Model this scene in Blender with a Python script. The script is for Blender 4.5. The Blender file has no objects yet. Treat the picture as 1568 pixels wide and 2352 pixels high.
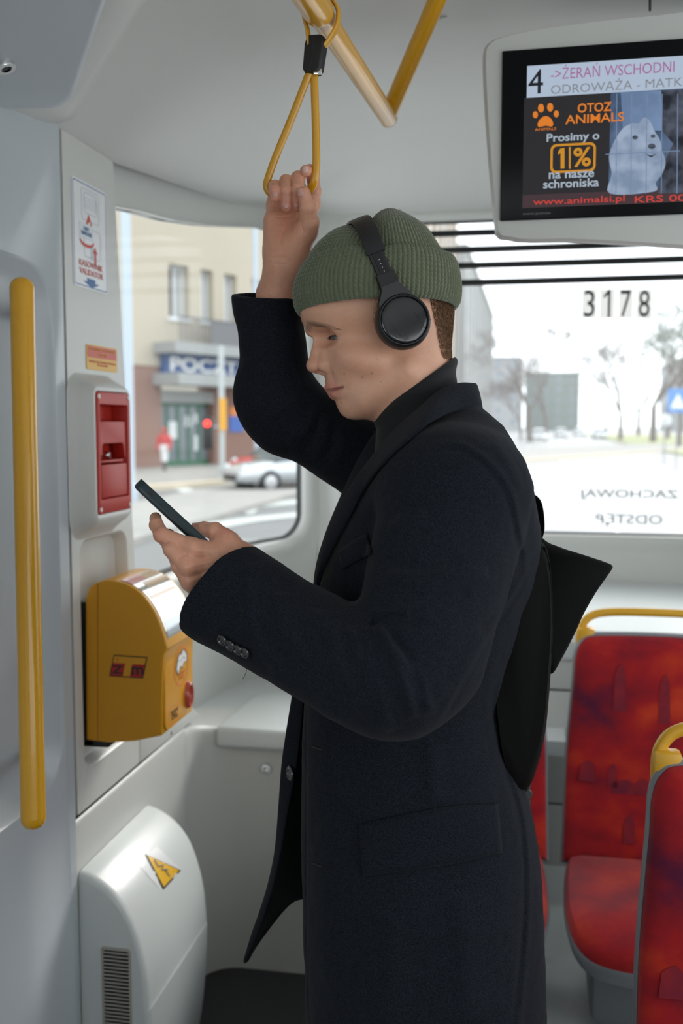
import bpy, bmesh, math, random
import numpy as np
from mathutils import Vector, Matrix
PI = math.pi
rng = np.random.RandomState(7)
random.seed(7)
SC = bpy.context.scene
COL = SC.collection

# ------------------------------------------------------------------ camera
FPX = 2287.0
YAW, PITCH = math.radians(10.9), math.radians(-5.0)
CAM = np.array([0.0, 0.0, 1.57])
def _rx(a): c, s = math.cos(a), math.sin(a); return np.array([[1,0,0],[0,c,-s],[0,s,c]])
def _rz(a): c, s = math.cos(a), math.sin(a); return np.array([[c,-s,0],[s,c,0],[0,0,1]])
RM = _rz(YAW) @ _rx(PI/2 + PITCH)
cd = bpy.data.cameras.new('camera'); cam = bpy.data.objects.new('camera', cd); COL.objects.link(cam)
cam.location = CAM; cam.rotation_euler = Matrix(RM.tolist()).to_euler()
cd.sensor_fit = 'VERTICAL'; cd.sensor_height = 36.0; cd.lens = FPX/2352*36.0
cd.clip_start = .05; cd.clip_end = 2000
cd.dof.use_dof = True; cd.dof.focus_distance = 1.34; cd.dof.aperture_fstop = 4.0
SC.camera = cam

# ------------------------------------------------------------------ sky, light, exposure
SC.view_settings.view_transform = 'Standard'; SC.view_settings.look = 'None'
SC.view_settings.gamma = 1.0; SC.view_settings.use_curve_mapping = False
SC.view_settings.exposure = 1.15
SC.cycles.use_denoising = True
SC.cycles.max_bounces = 10; SC.cycles.diffuse_bounces = 5; SC.cycles.transparent_max_bounces = 16
SC.cycles.caustics_reflective = False; SC.cycles.caustics_refractive = False
SC.cycles.sample_clamp_indirect = 6.0
W = bpy.data.worlds.new('overcast_sky'); SC.world = W; W.use_nodes = True
bg = W.node_tree.nodes['Background']; bg.inputs['Color'].default_value = (.90, .96, 1.0, 1); bg.inputs['Strength'].default_value = 1.15
sd = bpy.data.lights.new('sun', 'SUN'); sun = bpy.data.objects.new('sun', sd); COL.objects.link(sun)
sd.energy = 1.2; sd.angle = math.radians(25); sd.color = (1, .96, .9)
sun.rotation_euler = (math.radians(-58), 0, math.radians(-25))   # hazy sun high over the street behind the tram

# ------------------------------------------------------------------ pixel helpers
def ray(x, y): return RM @ np.array([(x-784)/FPX, (1176-y)/FPX, -1.0])
def onX(x, y, X): r = ray(x, y); return CAM + r*X/r[0]
def onY(x, y, Y): r = ray(x, y); return CAM + r*Y/r[1]
def onZ(x, y, Z): r = ray(x, y); return CAM + r*(Z-1.57)/r[2]
def onP(x, y, P, N): r = ray(x, y); return CAM + r*np.dot(np.array(P)-CAM, N)/np.dot(r, N)
def c3(x, y, d): return np.array([(x-784)/FPX*d, (1176-y)/FPX*d, -d])       # camera space, metres
def w3(x, y, d): return CAM + RM @ c3(x, y, d)
def toW(a): return np.asarray(a) @ RM.T + CAM

# ------------------------------------------------------------------ object helpers
def mk(name, v, f, mat=None, parent=None, smooth=True, **pr):
    me = bpy.data.meshes.new(name)
    me.from_pydata([tuple(map(float, p)) for p in v], [], [tuple(int(i) for i in q) for q in f]); me.validate(verbose=False); me.update()
    if smooth: me.polygons.foreach_set('use_smooth', [True]*len(me.polygons))
    return link(name, me, mat, parent, **pr)
def link(name, me, mat=None, parent=None, **pr):
    o = bpy.data.objects.new(name, me); COL.objects.link(o)
    if mat: me.materials.clear(); me.materials.append(mat)
    if parent: o.parent = parent
    for k, x in pr.items(): o[k] = x
    return o
def tag(o, label=None, cat=None, group=None, kind=None):
    if label: o['label'] = label
    if cat: o['category'] = cat
    if group: o['group'] = group
    if kind: o['kind'] = kind
    return o
def empty(name, **pr):
    o = bpy.data.objects.new(name, None); COL.objects.link(o)
    for k, x in pr.items(): o[k] = x
    return o
def recalc(o):
    b = bmesh.new(); b.from_mesh(o.data); bmesh.ops.recalc_face_normals(b, faces=b.faces); b.to_mesh(o.data); b.free(); return o
def autosmooth(o, ang=35):
    b = bmesh.new(); b.from_mesh(o.data)
    for e in b.edges:
        if len(e.link_faces) == 2 and e.calc_face_angle(0) > math.radians(ang): e.smooth = False
    for f in b.faces: f.smooth = True
    b.to_mesh(o.data); b.free(); return o
def box(name, lo, hi, mat, parent=None, bev=0.0, seg=2, rot=None, **pr):
    lo, hi = np.array(lo, float), np.array(hi, float)
    b = bmesh.new(); bmesh.ops.create_cube(b, size=1)
    bmesh.ops.scale(b, vec=Vector(hi-lo), verts=b.verts)
    if bev: bmesh.ops.bevel(b, geom=b.edges[:], offset=bev, segments=seg, affect='EDGES', profile=.5)
    if rot is not None: bmesh.ops.transform(b, matrix=rot, verts=b.verts)
    bmesh.ops.translate(b, vec=Vector((lo+hi)/2), verts=b.verts)
    me = bpy.data.meshes.new(name); b.to_mesh(me); b.free()
    o = link(name, me, mat, parent, **pr); autosmooth(o); return o
def boxm(b, lo, hi):                                   # add a box to a bmesh
    lo, hi = np.array(lo, float), np.array(hi, float)
    r = bmesh.ops.create_cube(b, size=1)['verts']
    bmesh.ops.scale(b, vec=Vector(hi-lo), verts=r); bmesh.ops.translate(b, vec=Vector((lo+hi)/2), verts=r)
def fin(name, b, mat, parent=None, ang=35, **pr):
    me = bpy.data.meshes.new(name); b.to_mesh(me); b.free()
    o = link(name, me, mat, parent, **pr); autosmooth(o, ang); return o
def spline(pts, n, closed=False):
    P = np.array(pts, float); k = len(P)
    out = []
    segs = k if closed else k-1
    for i in range(segs):
        if closed: a, b, c, d = P[(i-1) % k], P[i], P[(i+1) % k], P[(i+2) % k]
        else: a, b, c, d = P[max(i-1, 0)], P[i], P[i+1], P[min(i+2, k-1)]
        for j in range(n):
            t = j/n
            out.append(.5*((2*b)+(-a+c)*t+(2*a-5*b+4*c-d)*t*t+(-a+3*b-3*c+d)*t**3))
    if not closed: out.append(P[-1])
    return np.array(out)
def tube_vf(path, r, n=12, closed=False, ell=None, up=None):
    P = np.array(path, float); k = len(P)
    R = np.full(k, r, float) if np.isscalar(r) else np.array(r, float)
    T = np.roll(P, -1, 0)-np.roll(P, 1, 0) if closed else np.gradient(P, axis=0)
    T /= np.linalg.norm(T, axis=1)[:, None]+1e-12
    u = np.array(up, float) if up is not None else (np.array([0, 0, 1.]) if abs(T[0][2]) < .9 else np.array([1., 0, 0]))
    v = []; f = []
    for i in range(k):
        if up is not None: u = np.array(up, float)
        u = u-T[i]*np.dot(u, T[i]); u /= np.linalg.norm(u); w = np.cross(T[i], u)
        ex, ey = (1, 1) if ell is None else ell
        for j in range(n):
            a = 2*PI*j/n; v.append(P[i]+R[i]*(ex*math.cos(a)*w+ey*math.sin(a)*u))
    m = k if closed else k-1
    for i in range(m):
        for j in range(n):
            a, b = i*n+j, i*n+(j+1) % n; c, d = ((i+1) % k)*n+(j+1) % n, ((i+1) % k)*n+j
            f.append((a, b, c, d))
    if not closed:
        v += [P[0], P[-1]]
        for j in range(n): f.append((len(v)-2, (j+1) % n, j)); f.append((len(v)-1, (k-1)*n+j, (k-1)*n+(j+1) % n))
    return v, f
def tube(name, path, r, mat, parent=None, n=12, closed=False, ell=None, up=None, **pr):
    v, f = tube_vf(path, r, n, closed, ell, up); o = mk(name, v, f, mat, parent, **pr); autosmooth(o, 50); return o
def lathe(name, prof, O, A, mat, parent=None, n=40, **pr):    # prof = [(radius, height along A)]
    O, A = np.array(O, float), np.array(A, float); A /= np.linalg.norm(A)
    u = np.cross(A, [0, 0, 1.]) if abs(A[2]) < .9 else np.cross(A, [1., 0, 0]); u /= np.linalg.norm(u); w = np.cross(A, u)
    v = []; f = []
    for r, h in prof:
        for j in range(n): a = 2*PI*j/n; v.append(O+A*h+max(r, 1e-5)*(math.cos(a)*u+math.sin(a)*w))
    for i in range(len(prof)-1):
        for j in range(n): f.append((i*n+j, i*n+(j+1) % n, (i+1)*n+(j+1) % n, (i+1)*n+j))
    o = mk(name, v, f, mat, parent, **pr); recalc(o); autosmooth(o, 40); return o
def rrect(cx, cy, hx, hy, r, m=6, e=6):                # rounded rectangle, counter clockwise, 4*(m+e) points
    r = max(min(r, hx*.999, hy*.999), 1e-4); out = []
    cs = [(cx+hx-r, cy+hy-r, 0), (cx-hx+r, cy+hy-r, 90), (cx-hx+r, cy-hy+r, 180), (cx+hx-r, cy-hy+r, 270)]
    for q in range(4):
        x, y, a0 = cs[q]
        arc = [(x+r*math.cos(math.radians(a0+90*i/m)), y+r*math.sin(math.radians(a0+90*i/m))) for i in range(m+1)]
        nx, ny, _ = cs[(q+1) % 4]; a1 = math.radians(cs[(q+1) % 4][2])
        nxt = (nx+r*math.cos(a1), ny+r*math.sin(a1))
        out += arc
        for i in range(1, e): t = i/e; out.append((arc[-1][0]*(1-t)+nxt[0]*t, arc[-1][1]*(1-t)+nxt[1]*t))
    return out
def loops(name, rings, fmap, mat, parent=None, cap=False, ang=40, flip=False, smooth=True, **pr):
    """rings: list of (pts2d, depth); fmap(x, y, depth) -> 3D"""
    n = len(rings[0][0]); v = []; f = []
    for pts, dp in rings:
        for (x, y) in pts: v.append(fmap(x, y, dp))
    for i in range(len(rings)-1):
        for j in range(n):
            q = (i*n+j, i*n+(j+1) % n, (i+1)*n+(j+1) % n, (i+1)*n+j); f.append(q[::-1] if flip else q)
    if cap: q = tuple(range((len(rings)-1)*n, len(rings)*n)); f.append(q[::-1] if flip else q)
    o = mk(name, v, f, mat, parent, **pr)
    if smooth: autosmooth(o, ang)
    return o
def prism(name, poly, fmap, d0, d1, mat, parent=None, ang=35, bev=0, **pr):   # extrude polygon
    n = len(poly); v = [fmap(x, y, d0) for x, y in poly]+[fmap(x, y, d1) for x, y in poly]
    f = [tuple(range(n))[::-1], tuple(range(n, 2*n))]+[(i, (i+1) % n, n+(i+1) % n, n+i) for i in range(n)]
    o = mk(name, v, f, mat, parent, **pr); recalc(o)
    if bev:
        b = bmesh.new(); b.from_mesh(o.data)
        es = [e for e in b.edges if len(e.link_faces) == 2 and e.calc_face_angle(0) > math.radians(50)]
        bmesh.ops.bevel(b, geom=es, offset=bev, segments=3, affect='EDGES', profile=.5); b.to_mesh(o.data); b.free()
    autosmooth(o, ang); return o
def text(name, body, cen, u, v, w, h, mat, parent=None, ext=.0004, bold=0.0, mirror=False, shear=0, **pr):
    c = bpy.data.curves.new(name, 'FONT'); c.body = body; c.align_x = 'CENTER'; c.extrude = .02; c.offset = bold; c.resolution_u = 3; c.shear = shear; c.space_line = .85
    t = bpy.data.objects.new(name, c); COL.objects.link(t); bpy.context.view_layer.update()
    me = bpy.data.meshes.new_from_object(t.evaluated_get(bpy.context.evaluated_depsgraph_get()))
    bpy.data.objects.remove(t); me.name = name
    a = np.empty(len(me.vertices)*3); me.vertices.foreach_get('co', a); a = a.reshape(-1, 3)
    lo, hi = a.min(0), a.max(0); q = (a-(lo+hi)/2)/np.maximum(hi-lo, 1e-6)
    if mirror: q[:, 0] *= -1
    u, v = np.array(u, float), np.array(v, float); u /= np.linalg.norm(u); v /= np.linalg.norm(v); nn = np.cross(u, v)
    P = np.array(cen)+np.outer(q[:, 0]*w, u)+np.outer(q[:, 1]*h, v)+np.outer((q[:, 2]+.5)*ext, nn)
    me.vertices.foreach_set('co', P.ravel()); me.update()
    return link(name, me, mat, parent, **pr)

# ------------------------------------------------------------------ materials
def pmat(name, col, rough=.5, metal=0, spec=.5, bump=None, coat=0, noise=None, sheen=0, sss=0, emit=None, vcol=False, alpha=None, trans=0):
    """bump=(scale, strength, detail); noise=(scale, colour2, contrast)"""
    m = bpy.data.materials.new(name); m.use_nodes = True; nt = m.node_tree; N, L = nt.nodes, nt.links
    b = N['Principled BSDF']; b.inputs['Base Color'].default_value = (*col, 1); b.inputs['Roughness'].default_value = rough
    b.inputs['Metallic'].default_value = metal; b.inputs['Specular IOR Level'].default_value = spec
    b.inputs['Coat Weight'].default_value = coat; b.inputs['Coat Roughness'].default_value = .08
    b.inputs['Transmission Weight'].default_value = trans
    if sheen: b.inputs['Sheen Weight'].default_value = sheen; b.inputs['Sheen Roughness'].default_value = .4
    if sss: b.inputs['Subsurface Weight'].default_value = sss; b.inputs['Subsurface Radius'].default_value = (1, .35, .2); b.inputs['Subsurface Scale'].default_value = .006
    if emit: b.inputs['Emission Color'].default_value = (*emit[0], 1); b.inputs['Emission Strength'].default_value = emit[1]
    tc = N.new('ShaderNodeTexCoord')
    src = None
    if vcol:
        a = N.new('ShaderNodeVertexColor'); a.layer_name = 'Col'; src = a.outputs['Color']
    if noise:
        n = N.new('ShaderNodeTexNoise'); n.inputs['Scale'].default_value = noise[0]; n.inputs['Detail'].default_value = 5
        L.new(tc.outputs['Object'], n.inputs['Vector'])
        r = N.new('ShaderNodeValToRGB'); r.color_ramp.elements[0].position = .5-noise[2]/2; r.color_ramp.elements[1].position = .5+noise[2]/2
        L.new(n.outputs['Fac'], r.inputs['Fac'])
        mx = N.new('ShaderNodeMix'); mx.data_type = 'RGBA'
        if src: mx.blend_type = 'MULTIPLY'; mx.inputs['Factor'].default_value = 1; L.new(src, mx.inputs['A']); r.color_ramp.elements[0].color = (*noise[1], 1); L.new(r.outputs['Color'], mx.inputs['B'])
        else: L.new(r.outputs['Color'], mx.inputs['Factor']); mx.inputs['A'].default_value = (*col, 1); mx.inputs['B'].default_value = (*noise[1], 1)
        src = mx.outputs['Result']
    if src: L.new(src, b.inputs['Base Color'])
    if bump:
        n = N.new('ShaderNodeTexNoise'); n.inputs['Scale'].default_value = bump[0]; n.inputs['Detail'].default_value = bump[2] if len(bump) > 2 else 3
        L.new(tc.outputs['Object'], n.inputs['Vector'])
        k = N.new('ShaderNodeBump'); k.inputs['Strength'].default_value = bump[1]; k.inputs['Distance'].default_value = .001
        L.new(n.outputs['Fac'], k.inputs['Height']); L.new(k.outputs['Normal'], b.inputs['Normal'])
    return m
def glassmat(name, tint=(1, 1, 1), dust=.0, refl=1.0):
    m = bpy.data.materials.new(name); m.use_nodes = True; nt = m.node_tree; N, L = nt.nodes, nt.links
    N.remove(N['Principled BSDF']); o = N['Material Output']
    t = N.new('ShaderNodeBsdfTransparent'); t.inputs['Color'].default_value = (*tint, 1)
    g = N.new('ShaderNodeBsdfGlossy'); g.inputs['Roughness'].default_value = .02
    lw = N.new('ShaderNodeLayerWeight'); lw.inputs['Blend'].default_value = .05
    mm = N.new('ShaderNodeMath'); mm.operation = 'MULTIPLY'; mm.inputs[1].default_value = refl; L.new(lw.outputs['Fresnel'], mm.inputs[0])
    mx = N.new('ShaderNodeMixShader'); L.new(mm.outputs[0], mx.inputs['Fac']); L.new(t.outputs[0], mx.inputs[1]); L.new(g.outputs[0], mx.inputs[2])
    last = mx
    if dust:
        tr = N.new('ShaderNodeBsdfTranslucent'); tr.inputs['Color'].default_value = (1, 1, 1, 1)
        m2 = N.new('ShaderNodeMixShader'); m2.inputs['Fac'].default_value = dust; L.new(mx.outputs[0], m2.inputs[1]); L.new(tr.outputs[0], m2.inputs[2]); last = m2
    L.new(last.outputs[0], o.inputs['Surface']); return m

PLAST = pmat('grey_plastic', (.60, .605, .575), .42, bump=(900, .05), coat=.12, noise=(3, (.57, .575, .55), .6))
PLAST2 = pmat('blue_grey_plastic', (.46, .50, .53), .38, bump=(900, .05), coat=.2)
CEIL = pmat('ceiling_plastic', (.62, .62, .60), .55, bump=(600, .06), noise=(2, (.60, .60, .58), .5))
LIGHTP = pmat('pale_plastic', (.66, .69, .68), .35, bump=(900, .04), coat=.15)
BEIGE = pmat('beige_recess_plastic', (.62, .56, .47), .5, bump=(900, .04))
YEL = pmat('yellow_paint', (.80, .40, .012), .28, coat=.5)
YELTUBE = pmat('yellow_tube_paint', (.66, .33, .01), .3, coat=.4)
YELP = pmat('yellow_plastic', (.72, .33, .006), .42, bump=(1500, .08), coat=.1)
RED = pmat('red_plastic', (.46, .026, .016), .45, bump=(1200, .05), coat=.0, spec=.35)
REDD = pmat('dark_red_plastic', (.30, .01, .008), .5)
BLACK = pmat('black_plastic', (.012, .012, .012), .45, bump=(1500, .1))
RUBBER = pmat('black_rubber', (.008, .008, .008), .6)
DARK = pmat('dark_gap', (.02, .02, .02), .8)
CHROME = pmat('chrome', (.8, .8, .82), .12, metal=1)
STEEL = pmat('steel', (.55, .55, .56), .3, metal=1)
FLOORM = pmat('floor_vinyl', (.022, .022, .024), .6, bump=(300, .3), noise=(400, (.05, .05, .055), .3))
WHITE = pmat('white_print', (.85, .85, .83), .5)
PAPER = pmat('sticker_white', (.78, .79, .80), .4, coat=.2)
REDPR = pmat('red_print', (.60, .06, .04), .5)
BLUEPR = pmat('blue_print', (.05, .15, .35), .5)
BLACKPR = pmat('black_print', (.02, .02, .02), .5)
ORANGE = pmat('orange_print', (.80, .25, .05), .5)
# ================================================================== the tram shell
def st(o): o['kind'] = 'structure'; return o
XL = -.91
wl = st(empty('wall_left'))
mapX = lambda y, z, d: (XL+d, y, z)                     # wall plane x = XL, d towards the aisle
def yz(px, py, X=XL): p = onX(px, py, X); return p[1], p[2]
# door column with the long recess behind the grab pole
loops('door_column', [(rrect(1.20, 1.06, .642, 1.10, .002), 0), (rrect(1.49, 1.364, .312, .508, .10), 0), (rrect(1.49, 1.364, .305, .501, .095), -.006),
      (rrect(1.49, 1.364, .285, .483, .09), -.028), (rrect(1.49, 1.364, .26, .463, .08), -.038)], mapX, PLAST2, wl, cap=True)
# rounded vertical rib of the door column below the recess
v = []
box('column_edge', (XL-.05, 1.8422, -.0), (XL-.006, 1.8458, 2.16), DARK, wl)
# panel with the stickers: loops around the lower recess; slanting far edge beside the window
ytop, ybot, zt, zg = 2.095, 2.185, 2.145, .765
def panY(y, z):                                        # shear so the far edge leans as photographed
    t = (y-1.85)/(2.13-1.85)
    far = 2.095+(zt-z)/(zt-1.2)*(.085) if z > 1.2 else 2.18
    return 1.85+(far-1.85)*t
mapP = lambda y, z, d: (XL+d, panY(y, z), z)
oy0, oy1, oz0, oz1 = 1.85, 2.13, zg, zt
a = yz(188, 1300); b = yz(292, 1300)
def unY(y, z):
    far = 2.095+(zt-z)/(zt-1.2)*(.085) if z > 1.2 else 2.18
    return 1.85+(y-1.85)/(far-1.85)*(2.13-1.85)
ry0, ry1 = unY(a[0], 1.2), unY(b[0], 1.2)
rz1 = onX(240, 1235, XL)[2]; rz0 = .855
rc, rh = ((ry0+ry1)/2, (rz0+rz1)/2), ((ry1-ry0)/2, (rz1-rz0)/2)
loops('sticker_panel', [(rrect((oy0+oy1)/2, (oz0+oz1)/2, (oy1-oy0)/2, (oz1-oz0)/2, .002), -.012), (rrect((oy0+oy1)/2, (oz0+oz1)/2, (oy1-oy0)/2-.002, (oz1-oz0)/2-.003, .004), 0),
      (rrect(*rc, rh[0]+.008, rh[1]+.008, .035), 0), (rrect(*rc, rh[0]+.002, rh[1]+.002, .03), -.006), (rrect(*rc, rh[0]-.004, rh[1]-.004, .026), -.026), (rrect(*rc, rh[0]-.012, rh[1]-.012, .02), -.03)],
      mapP, PLAST, wl, cap=True)
# part of the panel that runs on below the window to the counter
prism('panel_below_window', [(2.185, .765), (2.62, .755), (2.45, .86), (2.30, 1.0), (2.24, 1.19), (2.185, 1.19)], mapX, -.05, -.0, PLAST, wl, bev=.004)
# lower wall under the gap, rounded top edge
prof = [(0, 0), (0, .70)]+[(-.012+.012*math.cos(a), .745+.012*math.sin(a)) for a in np.linspace(0, PI/2, 6)]+[(-.14, .757), (-.14, 0)]
prism('lower_wall', prof, lambda x, z, d: (XL-.002+x, d, z), 1.846, 2.502, PLAST, wl)
box('panel_gap', (XL-.03, 1.846, .752), (XL-.008, 2.50, .770), DARK, wl)
# the front of the counter curves from the lower wall to face the cabin
cpath = [(XL-.002, 2.50)]+[(XL-.002+.11-.11*math.cos(a), 2.55+.11*math.sin(a)) for a in np.linspace(0, PI/2, 12)]+[(-.2, 2.665), (.02, 2.665)]
cr = st(empty('wall_counter'))
v, f = [], []
prof = [(0, 0), (0, .62), (0, .655)]+[(.022-.022*math.cos(a), .675+.022*math.sin(a)) for a in np.linspace(0, PI/2, 6)]+[(.06, .70), (.2, .702)]
for i, (x, y) in enumerate(cpath):
    p0 = np.array(cpath[max(i-1, 0)]); p1 = np.array(cpath[min(i+1, len(cpath)-1)]); t = (p1-p0)/np.linalg.norm(p1-p0); n = np.array([-t[1], t[0]])
    zz = .055*(1-min(1, i/12))
    for (o, z) in prof: q = np.array([x, y])+n*o; v.append((q[0], q[1], z+(zz if z > .3 else 0)))
m = len(prof)
for i in range(len(cpath)-1):
    for j in range(m-1): f.append((i*m+j, (i+1)*m+j, (i+1)*m+j+1, i*m+j+1))
autosmooth(mk('counter_front', v, f, PLAST, cr), 50)
prism('counter_top', [(-1.08, 2.5), (-.99, 2.5), (-.96, 2.62), (-.85, 2.74), (.1, 2.74), (.1, 3.5), (-1.08, 3.5)], lambda x, y, d: (x, y, d), .66, .702, LIGHTP, cr)
# locker lid on the counter
A, B = onZ(497, 1672, .722), onZ(597, 1583, .722)
lid = [(-.868, 2.625), (-.60, 2.625), (-.3, 2.625), (-.3, 3.02), (-.80, 3.02), (-.852, 2.98), (-.868, 2.72)]
prism('counter_lid', lid, lambda x, y, d: (x, y, d), .663, .722, LIGHTP, cr, bev=.012)
box('lid_gap', (-.872, 2.662, .650), (-.3, 2.668, .662), DARK, cr)
lk = onY(612, 1765, 2.662)
lathe('locker_lock', [(.0, .004), (.006, .005), (.0075, .009), (.013, .0085), (.0165, .004), (.017, 0)], lk, (0, -1, 0), CHROME, cr)

# floor, ceiling
st(box('floor', (-1.2, -3, -.02), (1.2, 3.6, 0), FLOORM))
ce = st(empty('ceiling'))
def cz(x, y):                                          # cove along the left wall
    e = np.clip(2.142+.115*(y-2.1)/1.0, 2.142, 2.262) if y < 3.2 else 2.268
    t = np.clip((x+.915)/.5, 0, 1); top = 2.375
    z = e+(top-e)*math.sin(t*PI/2)**1.1
    tb = np.clip((3.44-y)/.45, 0, 1); zb = 2.292+(top-2.292)*math.sin(tb*PI/2)
    return min(z, zb)
xs = np.concatenate([-.915+.5*np.linspace(0, 1, 22)**1.4, np.linspace(-.35, 1.2, 8)]); ys = np.concatenate([np.linspace(-3, 2.0, 16), np.linspace(2.08, 3.45, 32)])
v = [(x, y, cz(x, y)) for y in ys for x in xs]; n = len(xs)
f = [(i*n+j, i*n+j+1, (i+1)*n+j+1, (i+1)*n+j) for i in range(len(ys)-1) for j in range(n-1)]
mk('ceiling_skin', v, [q[::-1] for q in f], CEIL, ce)
box('ceiling_roof', (-1.2, -3, 2.42), (1.2, 3.6, 2.45), CEIL, ce)
tube('ceiling_seam', [onZ(1492, -60, 2.36), onZ(1492, 24, 2.36)], .0025, DARK, ce, n=6)

# ---- curved window wall on the left rear and the rear wall: one plan curve per wall
planL = spline([(-.948, 1.87), (-.948, 2.3), (-.943, 2.75), (-.908, 3.1), (-.835, 3.33), (-.74, 3.43)], 12)
planL = planL
planR = spline([(-.74, 3.43), (-.66, 3.452), (-.4, 3.46), (0, 3.465), (.4, 3.46), (.66, 3.452), (1.2, 3.40)], 12)
def planmap(plan):
    P = plan; S = np.concatenate([[0], np.cumsum(np.linalg.norm(np.diff(P, axis=0), axis=1))])
    T = np.gradient(P, axis=0); T /= np.linalg.norm(T, axis=1)[:, None]
    def fm(s, z, d):                                   # d towards the cabin
        x, y = np.interp(s, S, P[:, 0]), np.interp(s, S, P[:, 1]); tx, ty = np.interp(s, S, T[:, 0]), np.interp(s, S, T[:, 1])
        l = math.hypot(tx, ty); nx, ny = ty/l, -tx/l
        return (x+nx*d, y+ny*d, z)
    def s_at(px, py=1000):                             # arc length where a pixel column meets the plan
        r = ray(px, py)[:2]; best = None
        for i in range(len(P)-1):
            M = np.array([r, -(P[i+1]-P[i])]).T
            try: t, u = np.linalg.solve(M, P[i])
            except Exception: continue
            if t > 0 and -1e-6 <= u <= 1.000001: best = S[i]+u*(S[i+1]-S[i])
        return best
    def z_at(px, py):
        s = s_at(px, py); q = fm(s, 0, 0); r = ray(px, py); t = math.hypot(q[0], q[1])/math.hypot(r[0], r[1]); return 1.57+r[2]*t
    return fm, s_at, z_at, S[-1]
fL, sL, zL, LL = planmap(planL)
fR, sR, zR, LR = planmap(planR)
s0, s1 = .015, sL(692, 1100)
zb = zL(600, 1247)
zts = [(s0, 2.02), (sL(300, 483), zL(300, 483)), (sL(380, 506), zL(380, 506)), (sL(470, 518), zL(470, 518)), (sL(600, 522), zL(600, 522)), (s1, zL(600, 522))]
def warpL(pts, zlo, zhi, k=1.0):
    out = []
    for s, z in pts:
        t = (z-zlo)/(zhi-zlo); top = np.interp(s, [q[0] for q in zts], [q[1] for q in zts])
        out.append((s, zlo+(zhi-zlo)*t+(top-zhi)*k*np.clip((t-.6)/.4, 0, 1)))
    return out
def ringL(g, d, k=1.0, r=.085):
    return (warpL(rrect((s0+s1)/2, (zb+2.2)/2, (s1-s0)/2+g, (2.2-zb)/2+g, r+g, 8, 12), zb-g, 2.2+g, k), d)
outer = rrect(LL/2, 1.51, LL/2, .85, .001, 8, 12)
lean = lambda s, z, d: fL(s, z, d-.16*np.clip(1.12-z, 0, 1)+.0)
loops('window_wall', [(outer, .0), ringL(.075, 0), ringL(.06, .004), ringL(.04, .018), ringL(.022, .020), ringL(.008, .012), ringL(.0, -.004), ringL(-.002, -.03)], lean, PLAST, st(empty('wall_left_rear')), ang=60)
loops('window_gasket', [ringL(.001, -.006), ringL(-.005, -.004), ringL(-.008, -.02)], lean, RUBBER, bpy.data.objects['wall_left_rear'])
wn1 = st(empty('window_1')); wn2 = st(empty('window_2'))
GL = glassmat('window_glass', (.97, .985, .98), refl=.4); GLR = glassmat('dusty_rear_glass', (.97, .98, .98), dust=.12)
rg = ringL(.01, -.022)
def gridglass(name, fm, sa, sb, za, zb_, d, mat, parent, n=16):
    v = []; f = []
    for s in np.linspace(sa, sb, n+1):
        v += [fm(s, za, d), fm(s, zb_, d)]
    for i in range(n): f.append((2*i, 2*i+1, 2*i+3, 2*i+2))
    return mk(name, v, f, mat, parent)
gridglass('glass_pane', fL, s0-.02, s1+.03, zb-.03, 2.27, -.024, GL, wn1)
# rear wall with its wide window
r0, r1 = sR(789, 800), LR-sR(789, 800)-.52
r1 = r0+1.32
zs, zh = 1.197, 2.262
def ringR(g, d, r=.07): return (rrect((r0+r1)/2, (zs+zh)/2, (r1-r0)/2+g, (zh-zs)/2+g, r+g, 8, 12), d)
wr = st(empty('wall_rear'))
loops('rear_panel', [(rrect(LR/2, 1.46, LR/2, .86, .001, 8, 12), 0), ringR(.06, 0), ringR(.045, .004), ringR(.02, .016), ringR(.008, .016), ringR(0, .004), ringR(-.002, -.03)], fR, PLAST, wr, ang=60)
gridglass('glass_pane', fR, r0-.02, r1+.02, zs-.02, zh+.02, -.026, GLR, wn2)
loops('window_gasket', [ringR(.001, -.012), ringR(-.005, -.01), ringR(-.008, -.026)], fR, RUBBER, wn2)
for py, in ((534,), (572.5,), (609,), (648.5,)):
    z = onY(1045, py, 3.45)[2]
    a = [fR(s, z, -.004) for s in np.linspace(r0-.01, r1+.01, 12)]
    tube('window_bar', a, .0108, RUBBER, wn2, n=8, ell=(.5, 1), up=(0, 0, 1))
# rear equipment box behind the seats
eb = st(empty('wall_rear_box'))
prism('rear_ledge', [(2.86, .90), (2.86, .955), (2.885, .985), (2.93, .995), (3.46, 1.045), (3.46, .9)], lambda y, z, d: (d, y, z), -.02, 1.2, LIGHTP, eb, bev=.01)
zj = [onY(1270, 1585, 2.87)[2], onY(1240, 1845, 2.87)[2], onY(1270, 1992, 2.87)[2]]
box('rear_panel_upper', (-.02, 2.87, zj[0]+.003), (1.2, 3.4, .93), PLAST, eb, bev=.003)
box('rear_panel_middle', (-.02, 2.87, zj[1]+.003), (1.2, 3.4, zj[0]-.003), PLAST, eb, bev=.003)
box('rear_panel_lower', (-.02, 2.87, 0), (1.2, 3.4, zj[1]-.003), PLAST, eb, bev=.003)
box('joint_backing', (-.01, 2.877, 0), (1.2, 3.4, .9), DARK, eb)
# seat podium
prism('seat_podium', [(1.0, 0), (1.0, .22), (1.06, .25), (2.80, .26), (2.87, .30), (2.87, 0)], lambda y, z, d: (d, y, z), .0, 1.2, LIGHTP, eb, bev=.02)
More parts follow.
